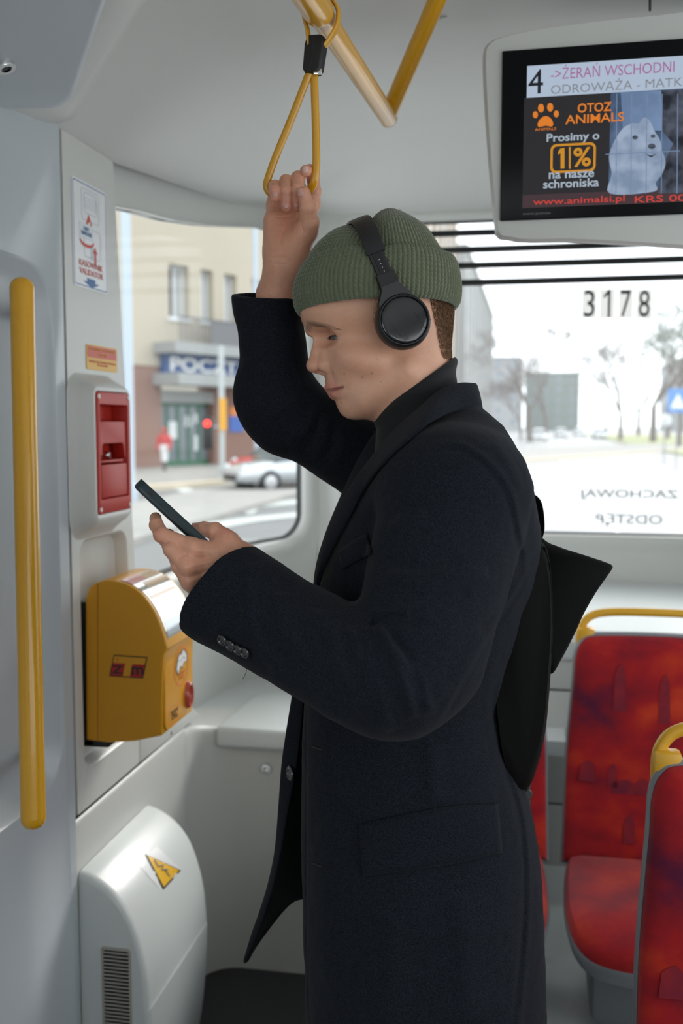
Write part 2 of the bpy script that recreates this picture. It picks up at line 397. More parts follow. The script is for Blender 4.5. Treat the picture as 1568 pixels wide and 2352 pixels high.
# right hand wall and the far end behind the camera: only their windows matter for the light
wrt = st(empty('wall_right'))
for lo, hi in (((1.17, -3, 0), (1.2, 3.5, .95)), ((1.17, -3, 2.1), (1.2, 3.5, 2.42)), ((1.17, .55, .95), (1.2, .75, 2.1)), ((1.17, -1.2, .95), (1.2, -1.0, 2.1)), ((1.17, 2.4, .95), (1.2, 3.5, 2.1))):
    box('side_panel', lo, hi, PLAST, wrt)
wlf = st(empty('wall_left_front'))
for lo, hi in (((-1.2, -3, 0), (-1.17, .7, .95)), ((-1.2, -3, 2.1), (-1.17, .7, 2.42)), ((-1.2, -1.2, .95), (-1.17, -1.0, 2.1)), ((-1.2, .4, .95), (-.93, .58, 2.42)), ((-1.2, .4, 0), (-.93, .58, .96))):
    box('side_panel', lo, hi, PLAST, wlf)
wf = st(box('wall_front', (-1.2, -3.03, 0), (1.2, -3, 2.42), PLAST))
# outer skin behind the left panels so no daylight leaks in
box('outer_skin', (-1.2, .58, -.1), (-1.19, 1.9, 2.42), PLAST, wl)
box('outer_cap', (-1.2, 1.842, 0), (XL-.03, 1.85, 2.42), PLAST, wl)
box('outer_low', (-1.1, 1.85, 0), (-1.09, 3.5, 1.13), PLAST, wl)
box('outer_rear', (-1.1, 3.5, 0), (1.2, 3.51, 1.15), PLAST, wr)

# ---- door mechanism cover, upper left, with its recess and bolt
dc = st(empty('trim_1'))
KA, KB, KN = onY(195, 288, 1.86), onY(370, 0, 1.60), onX(-40, 240, -.90)
ka, kb = KA[[0, 2]], KB[[0, 2]]; kd = (kb-ka)/np.linalg.norm(kb-ka)
P = [(-.99, ka[1]-.01), (-.925, ka[1]-.012), tuple(ka+np.array([-.02, -.006])), tuple(ka+kd*.03), tuple(ka*.5+kb*.5), tuple(kb), tuple(kb+kd*.08), (-.99, 2.41)]
Pf = spline(P[1:7], 5)
pol = [P[0]]+[tuple(q) for q in Pf]+[P[-1]]
ysl = [(-1, 0), (.0, 0), (.7, 0), (.87, .003), (.96, .014), (1.0, .034)]
v = []; f = []
def yend(x): return float(np.interp(x, [ka[0], kb[0], kb[0]+.1], [KA[1], KB[1], KB[1]-.08]))
for t, ins in ysl:
    for (x, z) in pol:
        ye = yend(x); y0_ = 1.25 if t >= 0 else .55; tt = max(t, 0)
        drop = (KN[2]-ka[1])*(1-tt)*float(np.clip(1-(x-ka[0]+.03)/.06, 0, 1))
        xo = (KN[0]-ka[0])*(1-tt)*float(np.clip(1-(x-ka[0]+.03)/.06, 0, 1)) if x > -.95 else 0
        v.append((x-ins*.8+xo, y0_+(ye-y0_)*tt, z+ins*.6+drop))
n = len(pol)
for i in range(len(ysl)-1):
    for j in range(n): f.append((i*n+j, i*n+(j+1) % n, (i+1)*n+(j+1) % n, (i+1)*n+j))
f.append(tuple(range((len(ysl)-1)*n, len(ysl)*n)))
# recess on the sloping face
o = mk('cover_shell', v, f, PLAST, dc); recalc(o); autosmooth(o, 60)
nrm = np.array([kd[1], 0, -kd[0]]); P0 = np.array([(ka[0]+kb[0])/2, 1.5, (ka[1]+kb[1])/2])+nrm*.013
QC = np.array([(-250, -90), (238, -30), (150, 238), (-250, 238)], float)
def mapC(a, b, d):                                     # unit square -> the recess outline on the sloping face
    a, b = (a+1)/2, (b+1)/2; q = (QC[0]*(1-a)+QC[1]*a)*b+(QC[3]*(1-a)+QC[2]*a)*(1-b); return onP(q[0], q[1], P0, nrm)+nrm*d
loops('cover_recess', [(rrect(0, 0, 1.10, 1.14, .27), -.022), (rrect(0, 0, 1.06, 1.09, .25), -.001), (rrect(0, 0, 1.02, 1.03, .23), .0022), (rrect(0, 0, .99, .99, .2), .0022), (rrect(0, 0, .96, .95, .18), .0006)], mapC, PLAST2, dc, cap=True)
bc = onP(12, 152, P0, nrm)
bolt = empty('recessed_lock', label='chrome hex bolt lock in the grey cover at the top left corner', category='lock')
lathe('lock_ring', [(.0085, .002), (.0085, .006), (.0155, .006), (.0165, .004), (.0165, .0)], bc, nrm, CHROME, bolt)
lathe('hex_socket', [(0, .004), (.005, .0045), (.0055, .0015), (.0085, .0015)], bc, nrm, BLACK, bolt, n=6)
# chrome ceiling fitting beside the strut
q = [w3(x, y, 1.97) for x, y in ((955, -10), (1045, -40), (1068, 22), (1005, 48))]
lm = empty('ceiling_lamp', label='small chrome framed lamp on the ceiling beside the yellow strut', category='lamp')
v = [p+RM@np.array([0, 0, 0.]) for p in q]; up = np.array([0, 0, .03])
mk('lamp_housing', v+[p+up for p in v], [(0, 3, 2, 1), (0, 1, 5, 4), (1, 2, 6, 5), (2, 3, 7, 6), (3, 0, 4, 7), (4, 5, 6, 7)], CHROME, lm, smooth=False)
ctr = sum(v)/4
mk('lamp_glass', [ctr+(p-ctr)*.75+np.array([0, 0, -.002]) for p in v], [(0, 3, 2, 1)], pmat('lamp_glass', (.75, .85, .95), .05, metal=.6), lm)

# ================================================================== things on the left wall
# grab pole
pole = empty('grab_pole', label='long vertical yellow grab pole in the recess at the left edge', category='grab pole')
pt, pb = w3(50, 640, 1.70), w3(77, 1900, 1.655)
X0 = (pt[0]+pb[0])/2; Y0 = (pt[1]+pb[1])/2
pr_ = .0205
path = [(pt[0], pt[1], pt[2]-pr_*.9), (pb[0], pb[1], pb[2]+pr_*.9)]
a, b = np.array(path[0]), np.array(path[1]); dv = (a-b)/np.linalg.norm(a-b)
tube('pole_tube', [b+dv*t for t in np.linspace(0, np.linalg.norm(a-b), 8)], pr_, YEL, pole, n=32)
for base, s in ((a, 1), (b, -1)):
    lathe('end_cap', [(pr_*1.012, -.001), (pr_*1.015, 0), (pr_*1.01, .003)]+[(pr_*math.cos(t), .003+pr_*.9*math.sin(t)) for t in np.linspace(.1, PI/2, 8)], base, dv*s, YEL, pole)
for px0, px1, py0, py1 in ((70, 84, 676, 757), (90, 108, 1768, 1842)):
    p = onX(px1-3, (py0+py1)/2, -.925); p2 = onX(px1-3, py0, -.925); h = abs(p2[2]-p[2])
    box('bracket_plate', (-.948, p[1]-.03, p[2]-h), (-.925, p[1]+.002, p[2]+h), STEEL if px0 == 70 else BLACK, pole, bev=.004)
    zc = min(max(p[2], b[2]+.03), a[2]-.03); ts = (zc-b[2])/(a[2]-b[2]); pc = b+(a-b)*ts; tube('bracket_arm', [pc, (-.93, p[1]-.012, zc)], .008, STEEL, pole)

# ticket instruction sticker
def stick(name, pxs, label, cat, mat, X=XL+.0006, r=.008, border=None):
    P = [onX(x, y, X) for x, y in pxs]
    y0, y1 = P[0][1], P[1][1]; z1, z0 = (P[0][2]+P[1][2])/2, (P[2][2]+P[3][2])/2
    e = empty(name, label=label, category=cat)
    cy, cz_, hy, hz = (y0+y1)/2, (z0+z1)/2, abs(y1-y0)/2, abs(z1-z0)/2
    M = lambda y, z, d: (X+d, y, z)
    loops('sticker_sheet', [(rrect(cy, cz_, hy, hz, r), 0), (rrect(cy, cz_, hy, hz, r), .0006)], M, mat, e, cap=True)
    if border:
        loops('sticker_border', [(rrect(cy, cz_, hy-.004, hz-.004, r-.002), .0009), (rrect(cy, cz_, hy-.006, hz-.006, r-.003), .0009)], M, border, e)
    return e, cy, cz_, hy, hz
VU, VV = (0, 1, 0), (0, 0, 1)
LBL = pmat('light_blue_print', (.55, .60, .66), .5)
e, cy, cz_, hy, hz = stick('instruction_sticker', [(163, 406), (243, 440), (248, 678), (170, 655)], 'white instruction sticker for the ticket validator high on the grey panel', 'sticker', PAPER, border=BLUEPR)
M = lambda y, z, d: (XL+.0014+d, cy+y*hy, cz_+z*hz)
def sh(name, poly, mat, par, M=M, t=.0003): return prism(name, poly, M, 0, t, mat, par)
def ringp(name, cx, cy_, hx, hy_, w, mat, par, M=M, r=.1):
    return loops(name, [(rrect(cx, cy_, hx, hy_, r), .0), (rrect(cx, cy_, hx-w, hy_-w*.6, r*.7), .0003)], M, mat, par)
ringp('drawn_machine', .02, .58, .52, .30, .03, LBL, e)
ringp('drawn_screen', .02, .62, .38, .20, .03, LBL, e)
for i in range(2):
    for j in range(3): ringp('drawn_key', -.22+j*.24, .68-i*.12, .09, .045, .02, LBL, e, r=.03)
ringp('drawn_validator', .1, -.12, .5, .28, .03, LBL, e)
sh('drawn_card', [(-.62, .22), (.12, .22), (.12, -.06), (-.62, -.06)], pmat('card_print', (.70, .74, .78), .5), e)
text('lettering', 'KARTY\nTRAVELCARD', (XL+.0021, cy-.25*hy, cz_+.08*hz), VU, VV, hy*.6, hz*.16, BLUEPR, e)
sh('red_arrow', [(-.25, .22), (-.1, .42), (.1, .22), (.02, .22), (-.02, .30), (-.18, .22)], REDPR, e, t=.0006)
arc = [(-.62+.02, -.1)]
for t in np.linspace(PI, 2*PI, 12): arc.append((-.22+.40*math.cos(t), -.10+.12*math.sin(t)))
for t in np.linspace(2*PI, PI, 12): arc.append((-.22+.36*math.cos(t), -.08+.08*math.sin(t)))
sh('red_curved_arrow', arc[1:], REDPR, e, t=.0006)
sh('red_up_arrow', [(.2, -.50), (.30, -.50), (.30, -.28), (.38, -.28), (.25, -.16), (.12, -.28), (.2, -.28)], REDPR, e, t=.0006)
sh('drawn_reader', [(0, -.42), (.14, -.42), (.14, -.16), (0, -.16)], LBL, e)
text('lettering', 'KASOWNIK', (XL+.0016, cy, cz_-.53*hz), VU, VV, hy*1.36, hz*.115, REDPR, e)
text('lettering', 'VALIDATOR', (XL+.0016, cy, cz_-.68*hz), VU, VV, hy*1.36, hz*.115, REDPR, e)
sh('blue_arrow', [(-.25, -.79), (.22, -.79), (.22, -.86), (.46, -.86), (0, -.965), (-.46, -.86), (-.25, -.86)], BLUEPR, e)
# emergency release sticker: red over yellow
e, cy, cz_, hy, hz = stick('release_sticker', [(197, 790), (268, 801), (269, 855), (197, 849)], 'small red and yellow warning sticker above the red handle box', 'sticker', pmat('yellow_print', (.75, .42, .05), .45), r=.006)
M = lambda y, z, d: (XL+.0014+d, cy+y*hy, cz_+z*hz)
prism('red_field', [(-.93, -.02), (.93, -.02), (.93, .88), (-.93, .88)], M, 0, .0003, pmat('red_field', (.60, .07, .03), .45), e)
yp = pmat('yellow_letters', (.75, .38, .05), .5)
text('lettering', 'AWARYJNE OTWIERANIE', (XL+.0019, cy, cz_+.62*hz), VU, VV, hy*1.7, hz*.26, yp, e)
text('lettering', 'DRZWI', (XL+.0019, cy, cz_+.25*hz), VU, VV, hy*.5, hz*.24, yp, e)
text('lettering', 'Zabrania się używania mechanizmu\nbez potrzeby', (XL+.0016, cy, cz_-.45*hz), VU, VV, hy*1.75, hz*.5, REDPR, e)

# red emergency handle in its raised housing
hb = empty('emergency_handle_box', label='red emergency door handle in a raised grey housing', category='emergency handle')
XF = XL+.045
q = [onX(x, y, XF) for x, y in ((219, 897), (298, 905), (298, 1172), (225, 1180))]
y0, y1 = (q[0][1]+q[3][1])/2, (q[1][1]+q[2][1])/2; z1, z0 = (q[0][2]+q[1][2])/2, (q[2][2]+q[3][2])/2
cy, cz_, hy, hz = (y0+y1)/2, (z0+z1)/2, (y1-y0)/2, (z1-z0)/2
mapB = lambda y, z, d: (XL+d, y, z)
RR = lambda gy, gz, r: rrect(cy, cz_, hy+gy, hz+gz, r)
def RRo(g, r): return rrect(cy, cz_-.006*g/.03, hy+g, hz+g*1.25, r)
loops('raised_housing', [(RRo(.036, .045), 0), (RRo(.032, .04), .003), (RRo(.022, .034), .022), (RRo(.014, .026), .038), (RRo(.008, .02), .0445), (RRo(.002, .012), .045), (RR(0, 0, .010), .043)], mapB, PLAST, hb)
loops('red_frame', [(RR(-.0005, -.0005, .010), .040), (RR(-.001, -.001, .009), .046), (RR(-.003, -.003, .008), .0475), (rrect(cy, cz_+.002, hy-.0125, hz-.027, .005), .0475), (rrect(cy, cz_+.002, hy-.014, hz-.0285, .004), .0455), (rrect(cy, cz_+.002, hy-.0155, hz-.03, .004), .010)], mapB, RED, hb, cap=True)
iz0, iz1 = cz_+.002-(hz-.03), cz_+.002+(hz-.03)
H = iz1-iz0; iy0, iy1 = cy-hy+.019, cy+hy-.019
z_of = lambda py: cz_+hz-(py-900)/278*2*hz
# upper grip with a finger arch, pin, lower flap
gz1, gz0, az = z_of(967), z_of(1040), z_of(1018)
poly = [(iy0, gz1), (iy0, gz0-.004), (iy0+.010, gz0-.004), (iy0+.012, az-.004), (iy0+.018, az), (iy1-.018, az), (iy1-.012, az-.004), (iy1-.006, gz0-.012), (iy1, gz0-.012), (iy1, gz1)]
prism('pull_grip', poly, mapB, .018, .044, RED, hb, bev=.002)
box('grip_shelf', (XL+.015, iy0, z_of(1062)), (XL+.043, iy1-.012, z_of(1056)), RED, hb, bev=.0015)
box('lower_flap', (XL+.012, iy0, z_of(1142)), (XL+.046, iy1+.001, z_of(1066)), RED, hb, bev=.003)
pc = (XL+.03, (iy0+iy1)/2-.012, z_of(1045))
lathe('lock_pin', [(0, .012), (.006, .012), (.0075, .009), (.0075, 0), (.004, -.004)], pc, (1, .2, 0), CHROME, hb, n=20)
tube('lock_pin', [np.array(pc)+np.array([0.004, 0, 0]), np.array(pc)+np.array([.004, .016, 0])], .003, CHROME, hb, n=10)
for sy in (-1, 1):
    for sz in (-1, 1):
        lathe('screw', [(0, .0006), (.0018, .0006), (.002, .002), (.0045, .0018), (.005, 0)], (XL+.0475, cy+sy*(hy-.0095), cz_+sz*(hz-.0105)), (1, 0, 0), WHITE, hb, n=18)

# ticket validator
va = empty('ticket_validator', label='yellow ticket validator with curved silver display on the left wall', category='ticket validator')
Yn, Yf = 1.90, 2.085
def vz(px, py): p = onY(px, py, Yn); return p[0], p[2]
side = [vz(198, 1700), vz(196, 1375), vz(205, 1350), vz(225, 1337), vz(252, 1334), vz(290, 1342), vz(325, 1365), vz(352, 1400), vz(372, 1445), vz(384, 1490), vz(375, 1505), vz(374, 1530), vz(372, 1600), vz(372, 1690), vz(310, 1703), vz(250, 1706)]
crv = spline(side[1:10], 4)
pol = [side[0]]+[tuple(p) for p in crv]+[tuple(p) for p in side[10:]]
o = prism('validator_body', pol, lambda x, z, d: (x, d, z), Yn, Yf, YELP, va, bev=.0035)
# display glass following the arc
disp = pmat('display_glass', (.62, .60, .55), .08, metal=.85, coat=.5)
arcp = [p for p in crv if p[0] > vz(262, 1334)[0] and p[1] > vz(384, 1472)[1]]
v = []; f = []
arcp = np.array(arcp); T = np.gradient(arcp, axis=0); Nn = np.stack([-T[:, 1], T[:, 0]], 1); Nn /= np.linalg.norm(Nn, axis=1)[:, None]; Nn *= np.sign((Nn @ np.array([1, 1])))[:, None]
for p, nn in zip(arcp, Nn):
    q = p+nn*.0012; v += [(q[0], Yn+.012, q[1]), (q[0], Yf-.012, q[1])]
f = [(2*i, 2*i+1, 2*i+3, 2*i+2) for i in range(len(arcp)-1)]
mk('display', v, f, disp, va)
k = len(arcp)
def arcpatch(name, i0, i1, a0, a1, mat, off=.0016):
    v = []; f = []
    for t in np.linspace(i0, i1, 8):
        p = np.array([np.interp(t, range(k), arcp[:, j]) for j in (0, 1)]); nn = np.array([np.interp(t, range(k), Nn[:, j]) for j in (0, 1)]); q = p+nn*off
        for a in (a0, a1): v.append((q[0], Yn+.012+(Yf-Yn-.024)*a, q[1]))
    f = [(2*i, 2*i+1, 2*i+3, 2*i+2) for i in range(7)]
    return mk(name, v, f, mat, va)
GOLD = pmat('orange_brown_print', (.45, .22, .03), .25, coat=.5); SILV = pmat('silver_screen', (.55, .60, .64), .12, metal=.3, coat=.5)
arcpatch('display_red_field', 0, k*.17, .0, .5, pmat('display_red', (.5, .05, .03), .2, coat=.5))
arcpatch('display_gold_field', 0, k*.17, .5, 1, GOLD); arcpatch('display_gold_field', k*.20, k*.30, .25, 1, GOLD)
arcpatch('display_gold_field', k*.42, k*.47, .05, .95, GOLD)
arcpatch('display_screen', k*.76, k-1.4, .04, .96, SILV)
# front face badge area (faces the aisle) with the slot
XV = vz(372, 1600)[0]
def fy(px, py): p = onX(px, py, XV+.001); return p[1], p[2]
fq = [fy(383, 1500), fy(449, 1478), fy(449, 1630), fy(383, 1672)]
fy0, fy1 = fq[0][0], min(fq[1][0], Yf-.006); fz1, fz0 = (fq[0][1]+fq[1][1])/2-.008, (fq[2][1]+fq[3][1])/2
fy0 = Yn+.008
fcy, fcz, fhy, fhz = (fy0+fy1)/2, (fz0+fz1)/2, (fy1-fy0)/2, (fz1-fz0)/2
mF = lambda y, z, d: (XV+d, fcy+y*fhy, fcz+z*fhz)
mFm = lambda y, z, d: (XV+d, y, z)
loops('front_panel', [(rrect(fcy, fcz, fhy, fhz, .02), .0), (rrect(fcy, fcz, fhy-.001, fhz-.001, .02), .003), (rrect(fcy, fcz, fhy-.004, fhz-.004, .018), .0035)], mFm, YELP, va, cap=True)
def disc(name, cy_, cz__, r, mat, par, x, r2=None, n=36):
    P = [(math.cos(2*PI*i/n), math.sin(2*PI*i/n)) for i in range(n)]
    m_ = lambda y, z, d: (x+d, cy_+y*r, cz__+z*r)
    if r2: return loops(name, [(P, 0), ([(a*r2, b*r2) for a, b in P], 0.0001)], m_, mat, par)
    return loops(name, [(P, 0), (P, .0003)], m_, mat, par, cap=True)
ic = (fcy+.012, fcz+.045)
disc('hands_sign_ring', *ic, .044, ORANGE, va, XV+.0042, .90)
MH = lambda y, z, d: (XV+.0042+d, ic[0]+y*.03, ic[1]+.012+z*.022)
prism('joined_hands_icon', [(-1.1, -.5), (-.7, .5), (-.35, .8), (-.1, .6), (.25, 1), (.7, .8), (1.1, .2), (1.05, -.4), (.5, -.3), (.1, -.8), (-.2, -.5), (-.75, -1.2)], MH, 0, .0005, WHITE, va)
tube('icon_outline', [MH(a, b, .0006) for a, b in [(-1.1, -.5), (-.7, .5), (-.35, .8), (-.1, .6), (.25, 1), (.7, .8), (1.1, .2), (1.05, -.4), (.5, -.3), (.1, -.8), (-.2, -.5), (-.75, -1.2)]], .0006, BLACKPR, va, n=4, closed=True)
tube('icon_outline', [MH(a, b, .0006) for a, b in [(-.6, .1), (-.1, .05), (.3, .25), (.75, 0)]], .0006, BLACKPR, va, n=4)
text('lettering', 'TU ZBLIŻ\nKARTĘ', (XV+.0042, ic[0], ic[1]-.02), VU, VV, .045, .022, ORANGE, va)
text('lettering', 'SKASUJ\nBILET\nTUTAJ', (XV+.0042, fcy-.035, fcz-.048), VU, VV, .04, .022, BLACKPR, va)
loops('slot_sign_border', [(rrect(fcy-.035, fcz-.048, .028, .018, .002), .0042), (rrect(fcy-.035, fcz-.048, .0265, .0165, .002), .0043)], mFm, ORANGE, va)
text('lettering', 'A', (XV+.0042, fcy-.055, fcz-.083), VU, VV, .010, .010, BLACKPR, va)
so = (fcy+.048, fcz-.028)
E1 = lambda s: [(so[0]+s*.017*math.cos(a), so[1]+s*.027*math.sin(a)) for a in np.linspace(0, 2*PI, 29)[:-1]]
loops('ticket_slot', [(E1(1.15), .001), (E1(1.1), .007), (E1(.95), .013), (E1(.8), .012), (E1(.7), .004), (E1(.6), .001)], mFm, pmat('slot_red', (.55, .10, .07), .2, coat=.6), va, cap=True)
# operator logo on the side face
q0, q1, q2 = onY(262, 1505, Yn-.001), onY(338, 1510, Yn-.001), onY(252, 1552, Yn-.001)
MZ = lambda a, b, d: tuple(q0+(q1-q0)*a+(q2-q0)*b+np.array([0, -d, 0]))
LR_ = pmat('logo_red', (.45, .015, .015), .4)
prism('logo_outline', [(-.01, -.02), (1.01, -.02), (1.01, 1.02), (-.01, 1.02)], MZ, 0, .0004, BLACKPR, va)
prism('logo_field', [(.02, .03), (.98, .03), (.98, .97), (.02, .97)], MZ, .0004, .0006, YELP, va)
prism('logo_red_field', [(.02, .36), (.39, .36), (.39, .97), (.02, .97)], MZ, .0006, .0009, LR_, va)
prism('logo_red_field', [(.61, .36), (.98, .36), (.98, .97), (.61, .97)], MZ, .0006, .0009, LR_, va)
for nm, a, b, wd in (('logo_letter', .2, .67, .28), ('logo_letter', .8, .67, .28)):
    ch = 'Z' if a < .5 else 'm'
    text(nm, ch, MZ(a, b, .0009), (1, 0, 0), (0, 0, 1), .026, .017, BLACKPR if ch == 'Z' else BLACKPR, va, bold=.02)
text('logo_crest', 'W', MZ(.13, .19, .0007), (1, 0, 0), (0, 0, 1), .006, .007, REDPR, va)
tube('side_seam', [onY(224, 1340, Yn-.0006), onY(224, 1704, Yn-.0006)], .0006, pmat('seam_brown', (.30, .13, .005), .6), va, n=6)
box('mount_plate', (XL-.02, Yn+.01, vz(198, 1715)[1]), (vz(200, 1400)[0]+.002, Yf-.02, vz(198, 1385)[1]), BLACK, va)
box('mount_foot', (XL-.02, Yn+.01, vz(240, 1722)[1]), (vz(240, 1500)[0], Yf-.03, vz(240, 1704)[1]), BLACK, va, bev=.004)

# heater housing
hbx = empty('heater_housing', label='pale rounded heater housing with grille at the bottom left', category='heater')
Y1, Y2 = 1.848, 2.235
hp = [onY(x, y, Y1) for x, y in ((176, 2004), (215, 2020), (255, 2052), (290, 2100), (315, 2165), (332, 2240), (340, 2320))]
hp = [(p[0], p[2]) for p in hp]; hp[0] = (XL, hp[0][1])
hp += [(hp[-1][0]+.002, .35), (hp[-1][0]-.005, .2), (hp[-1][0]-.03, .06), (hp[-1][0]-.06, 0.0)]
hc = spline(hp, 6); pol = [tuple(p) for p in hc]+[(XL, 0)]
v = []; f = []
cc = np.array([XL, .2]); n = len(pol)
yl = [(Y1, .016), (Y1+.002, .008), (Y1+.008, .002), (Y1+.018, 0), (Y2-.02, 0), (Y2, .006)]
for y, ins in yl:
    for i, (x, z) in enumerate(pol):
        p = np.array([x, z]); d = p-cc; L_ = np.linalg.norm(d)+1e-9
        if i == n-1: v.append((x, y, z)); continue
        q = p-d/L_*ins; q[0] = max(q[0], XL) if i else XL
        v.append((q[0], y, max(q[1], 0)))
for i in range(len(yl)-1):
    for j in range(n): f.append((i*n+j, i*n+(j+1) % n, (i+1)*n+(j+1) % n, (i+1)*n+j))
f.append(tuple(range(n))); f.append(tuple(range((len(yl)-1)*n, len(yl)*n)))
o = mk('heater_shell', v, f, LIGHTP, hbx); recalc(o); autosmooth(o, 50)
g0, g1 = onY(231, 2173, Y1-.001), onY(303, 2190, Y1-.001)
gx0, gx1, gz1, gz0 = g0[0], g1[0]-.002, g0[2], .08
gm = lambda x, z, d: (x, Y1-d, z)
gcx, ghx = (gx0+gx1)/2, (gx1-gx0)/2
BEI = pmat('grille_beige', (.42, .40, .35), .5)
loops('grille_frame', [(rrect(gcx, (gz0+gz1)/2, ghx, (gz1-gz0)/2, .008), 0), (rrect(gcx, (gz0+gz1)/2, ghx-.001, (gz1-gz0)/2-.001, .008), .003), (rrect(gcx, (gz0+gz1)/2, ghx-.005, (gz1-gz0)/2-.006, .005), .003), (rrect(gcx, (gz0+gz1)/2, ghx-.006, (gz1-gz0)/2-.007, .004), .0006)], gm, BEI, hbx)
mk('grille_backing', [gm(gx0+.004, gz0+.004, .0008), gm(gx1-.004, gz0+.004, .0008), gm(gx1-.004, gz1-.004, .0008), gm(gx0+.004, gz1-.004, .0008)], [(0, 1, 2, 3)], DARK, hbx)
zz = gz1-.012; sl = None
while zz > gz0+.008:
    if sl is None:
        sl = box('grille_slat', (gcx-ghx+.005, Y1-.003, zz-.0016), (gcx+ghx-.005, Y1-.0006, zz+.0016), BEI, hbx, bev=.0008, seg=1); z00 = zz
    else:
        c = sl.copy(); COL.objects.link(c); c.location = (0, 0, zz-z00)
    zz -= .0081
# warning sticker on the curved top
def on_heater(px, py):                                  # meet the extruded profile
    r = ray(px, py); best = None
    for t in np.arange(1.5, 2.9, .002):
        p = CAM+r*t; xz = np.interp(p[0], hc[:40, 0], hc[:40, 1])
        if p[0] > XL and p[0] < hc[:, 0].max() and p[2] < xz: return p
    return p
ws = empty('voltage_sticker', label='yellow high voltage warning triangle sticker on the curved heater housing', category='sticker')
def patch(name, cor, n, off, mat, par):
    v = []; f = []
    if len(cor) == 4:
        for i in range(n+1):
            for j in range(n+1):
                s, t = i/n, j/n
                p = (np.array(cor[0])*(1-s)+np.array(cor[1])*s)*(1-t)+(np.array(cor[3])*(1-s)+np.array(cor[2])*s)*t
                v.append(on_heater(*p)+np.array([.6, -.1, .78])*off)
        f = [(i*(n+1)+j, i*(n+1)+j+1, (i+1)*(n+1)+j+1, (i+1)*(n+1)+j) for i in range(n) for j in range(n)]
    else:
        ix = {}
        for i in range(n+1):
            for j in range(n+1-i):
                a, b = i/n, j/n; p = np.array(cor[0])*(1-a-b)+np.array(cor[1])*a+np.array(cor[2])*b
                ix[i, j] = len(v); v.append(on_heater(*p)+np.array([.6, -.1, .78])*off)
        for i in range(n):
            for j in range(n-i):
                f.append((ix[i, j], ix[i+1, j], ix[i, j+1]))
                if i+j < n-1: f.append((ix[i+1, j], ix[i+1, j+1], ix[i, j+1]))
    return mk(name, v, f, mat, par)
patch('sticker_sheet', [(313, 1982), (360, 1945), (415, 1998), (373, 2050)], 8, .0012, PAPER, ws)
patch('triangle_border', [(331, 1962), (415, 2000), (374, 2046)], 8, .0018, BLACKPR, ws)
patch('yellow_triangle', [(337, 1966), (410, 2000), (375, 2039)], 8, .0024, pmat('warning_yellow', (.85, .48, .03), .4), ws)
tube('lightning_bolt', [on_heater(x, y)+np.array([.6, -.1, .78])*.0048 for x, y in ((352, 1977), (361, 1992), (373, 1990), (369, 2000), (383, 2000), (377, 2000), (388, 2016))], .0011, BLUEPR, ws, n=5)

# number stickers and the mirrored notice on the rear glass
YR = 3.470
GREYD = glassmat('digit_backing', (.45, .44, .42), dust=.45, refl=.3)
for i, (ch, xa, xb) in enumerate((('3', 1336, 1370), ('1', 1377, 1411), ('7', 1420, 1453), ('8', 1462, 1496))):
    a, b = onY(xa, 664, YR), onY(xb, 731, YR)
    e = empty('number_sticker', label='grey sticker with the black digit %s, %s' % (ch, {'3': 'leftmost of the four on the rear window', '1': 'second from the left on the rear window', '7': 'third, beside the 8 on the rear window', '8': 'rightmost of the four on the rear window'}[ch]), category='sticker', group='digit stickers reading 3178 on the rear window')
    box('sticker_sheet', (a[0], YR-.001, b[2]), (b[0], YR, a[2]), GREYD, e)
    cx, cz__ = (a[0]+b[0])/2, (a[2]+b[2])/2
    if ch == '1': prism('digit', [(cx-.013, cz__+.026), (cx+.004, cz__+.046), (cx+.010, cz__+.046), (cx+.010, cz__-.046), (cx+.002, cz__-.046), (cx+.002, cz__+.030), (cx-.010, cz__+.018)], lambda x, z, d: (x, YR-.0012-d, z), 0, .0004, BLACKPR, e)
    else: text('digit', ch, (cx, YR-.0012, cz__), (1, 0, 0), (0, 0, 1), (b[0]-a[0])*(.70 if ch != '1' else .34), (a[2]-b[2])*.9, BLACKPR, e)
NOT = pmat('notice_grey', (.12, .12, .12), .6)
nt_ = empty('window_notice', label='mirrored grey lettering asking to keep distance low on the rear window', category='lettering')
for body, xa, xb, ya, yb in (('ZACHOWAJ', 1336, 1556, 1124, 1150), ('ODSTĘP', 1368, 1520, 1180, 1210)):
    a, b = onY(xa, ya, YR), onY(xb, yb, YR)
    text('lettering', body, ((a[0]+b[0])/2, YR, (a[2]+b[2])/2), (1, 0, 0), (0, 0, 1), b[0]-a[0], a[2]-b[2], NOT, nt_, mirror=True)
# ================================================================== outside the tram
GZ = -.35                                              # street level
ST = lambda n, o: st(o)
ASPH = pmat('asphalt', (.17, .175, .18), .42, spec=.8, noise=(.6, (.13, .135, .14), .5))
PAVE = pmat('pavement', (.24, .235, .225), .85, noise=(1.5, (.29, .28, .26), .4))
MARK = pmat('road_paint', (.42, .44, .43), .7)
g = st(box('ground_street', (-220, 3.9, GZ-.2), (220, 700, GZ), ASPH))
CREAM = pmat('cream_render', (.44, .39, .31), .9, noise=(.3, (.48, .43, .345), .5))
PINK = pmat('brown_pink_stone', (.28, .165, .13), .85, noise=(.5, (.25, .15, .12), .5))
GREYC = pmat('grey_concrete', (.32, .33, .325), .9)
GREYD2 = pmat('railing_grey', (.16, .16, .17), .7)
BLUES = pmat('sign_blue', (.03, .09, .26), .5)
GREEN = pmat('door_green', (.02, .12, .06), .5)
WHT = pmat('white_frame', (.72, .74, .75), .6)
PANE = pmat('dull_pane', (.16, .19, .21), .15)
INT = pmat('dark_interior', (.05, .045, .04), .8)
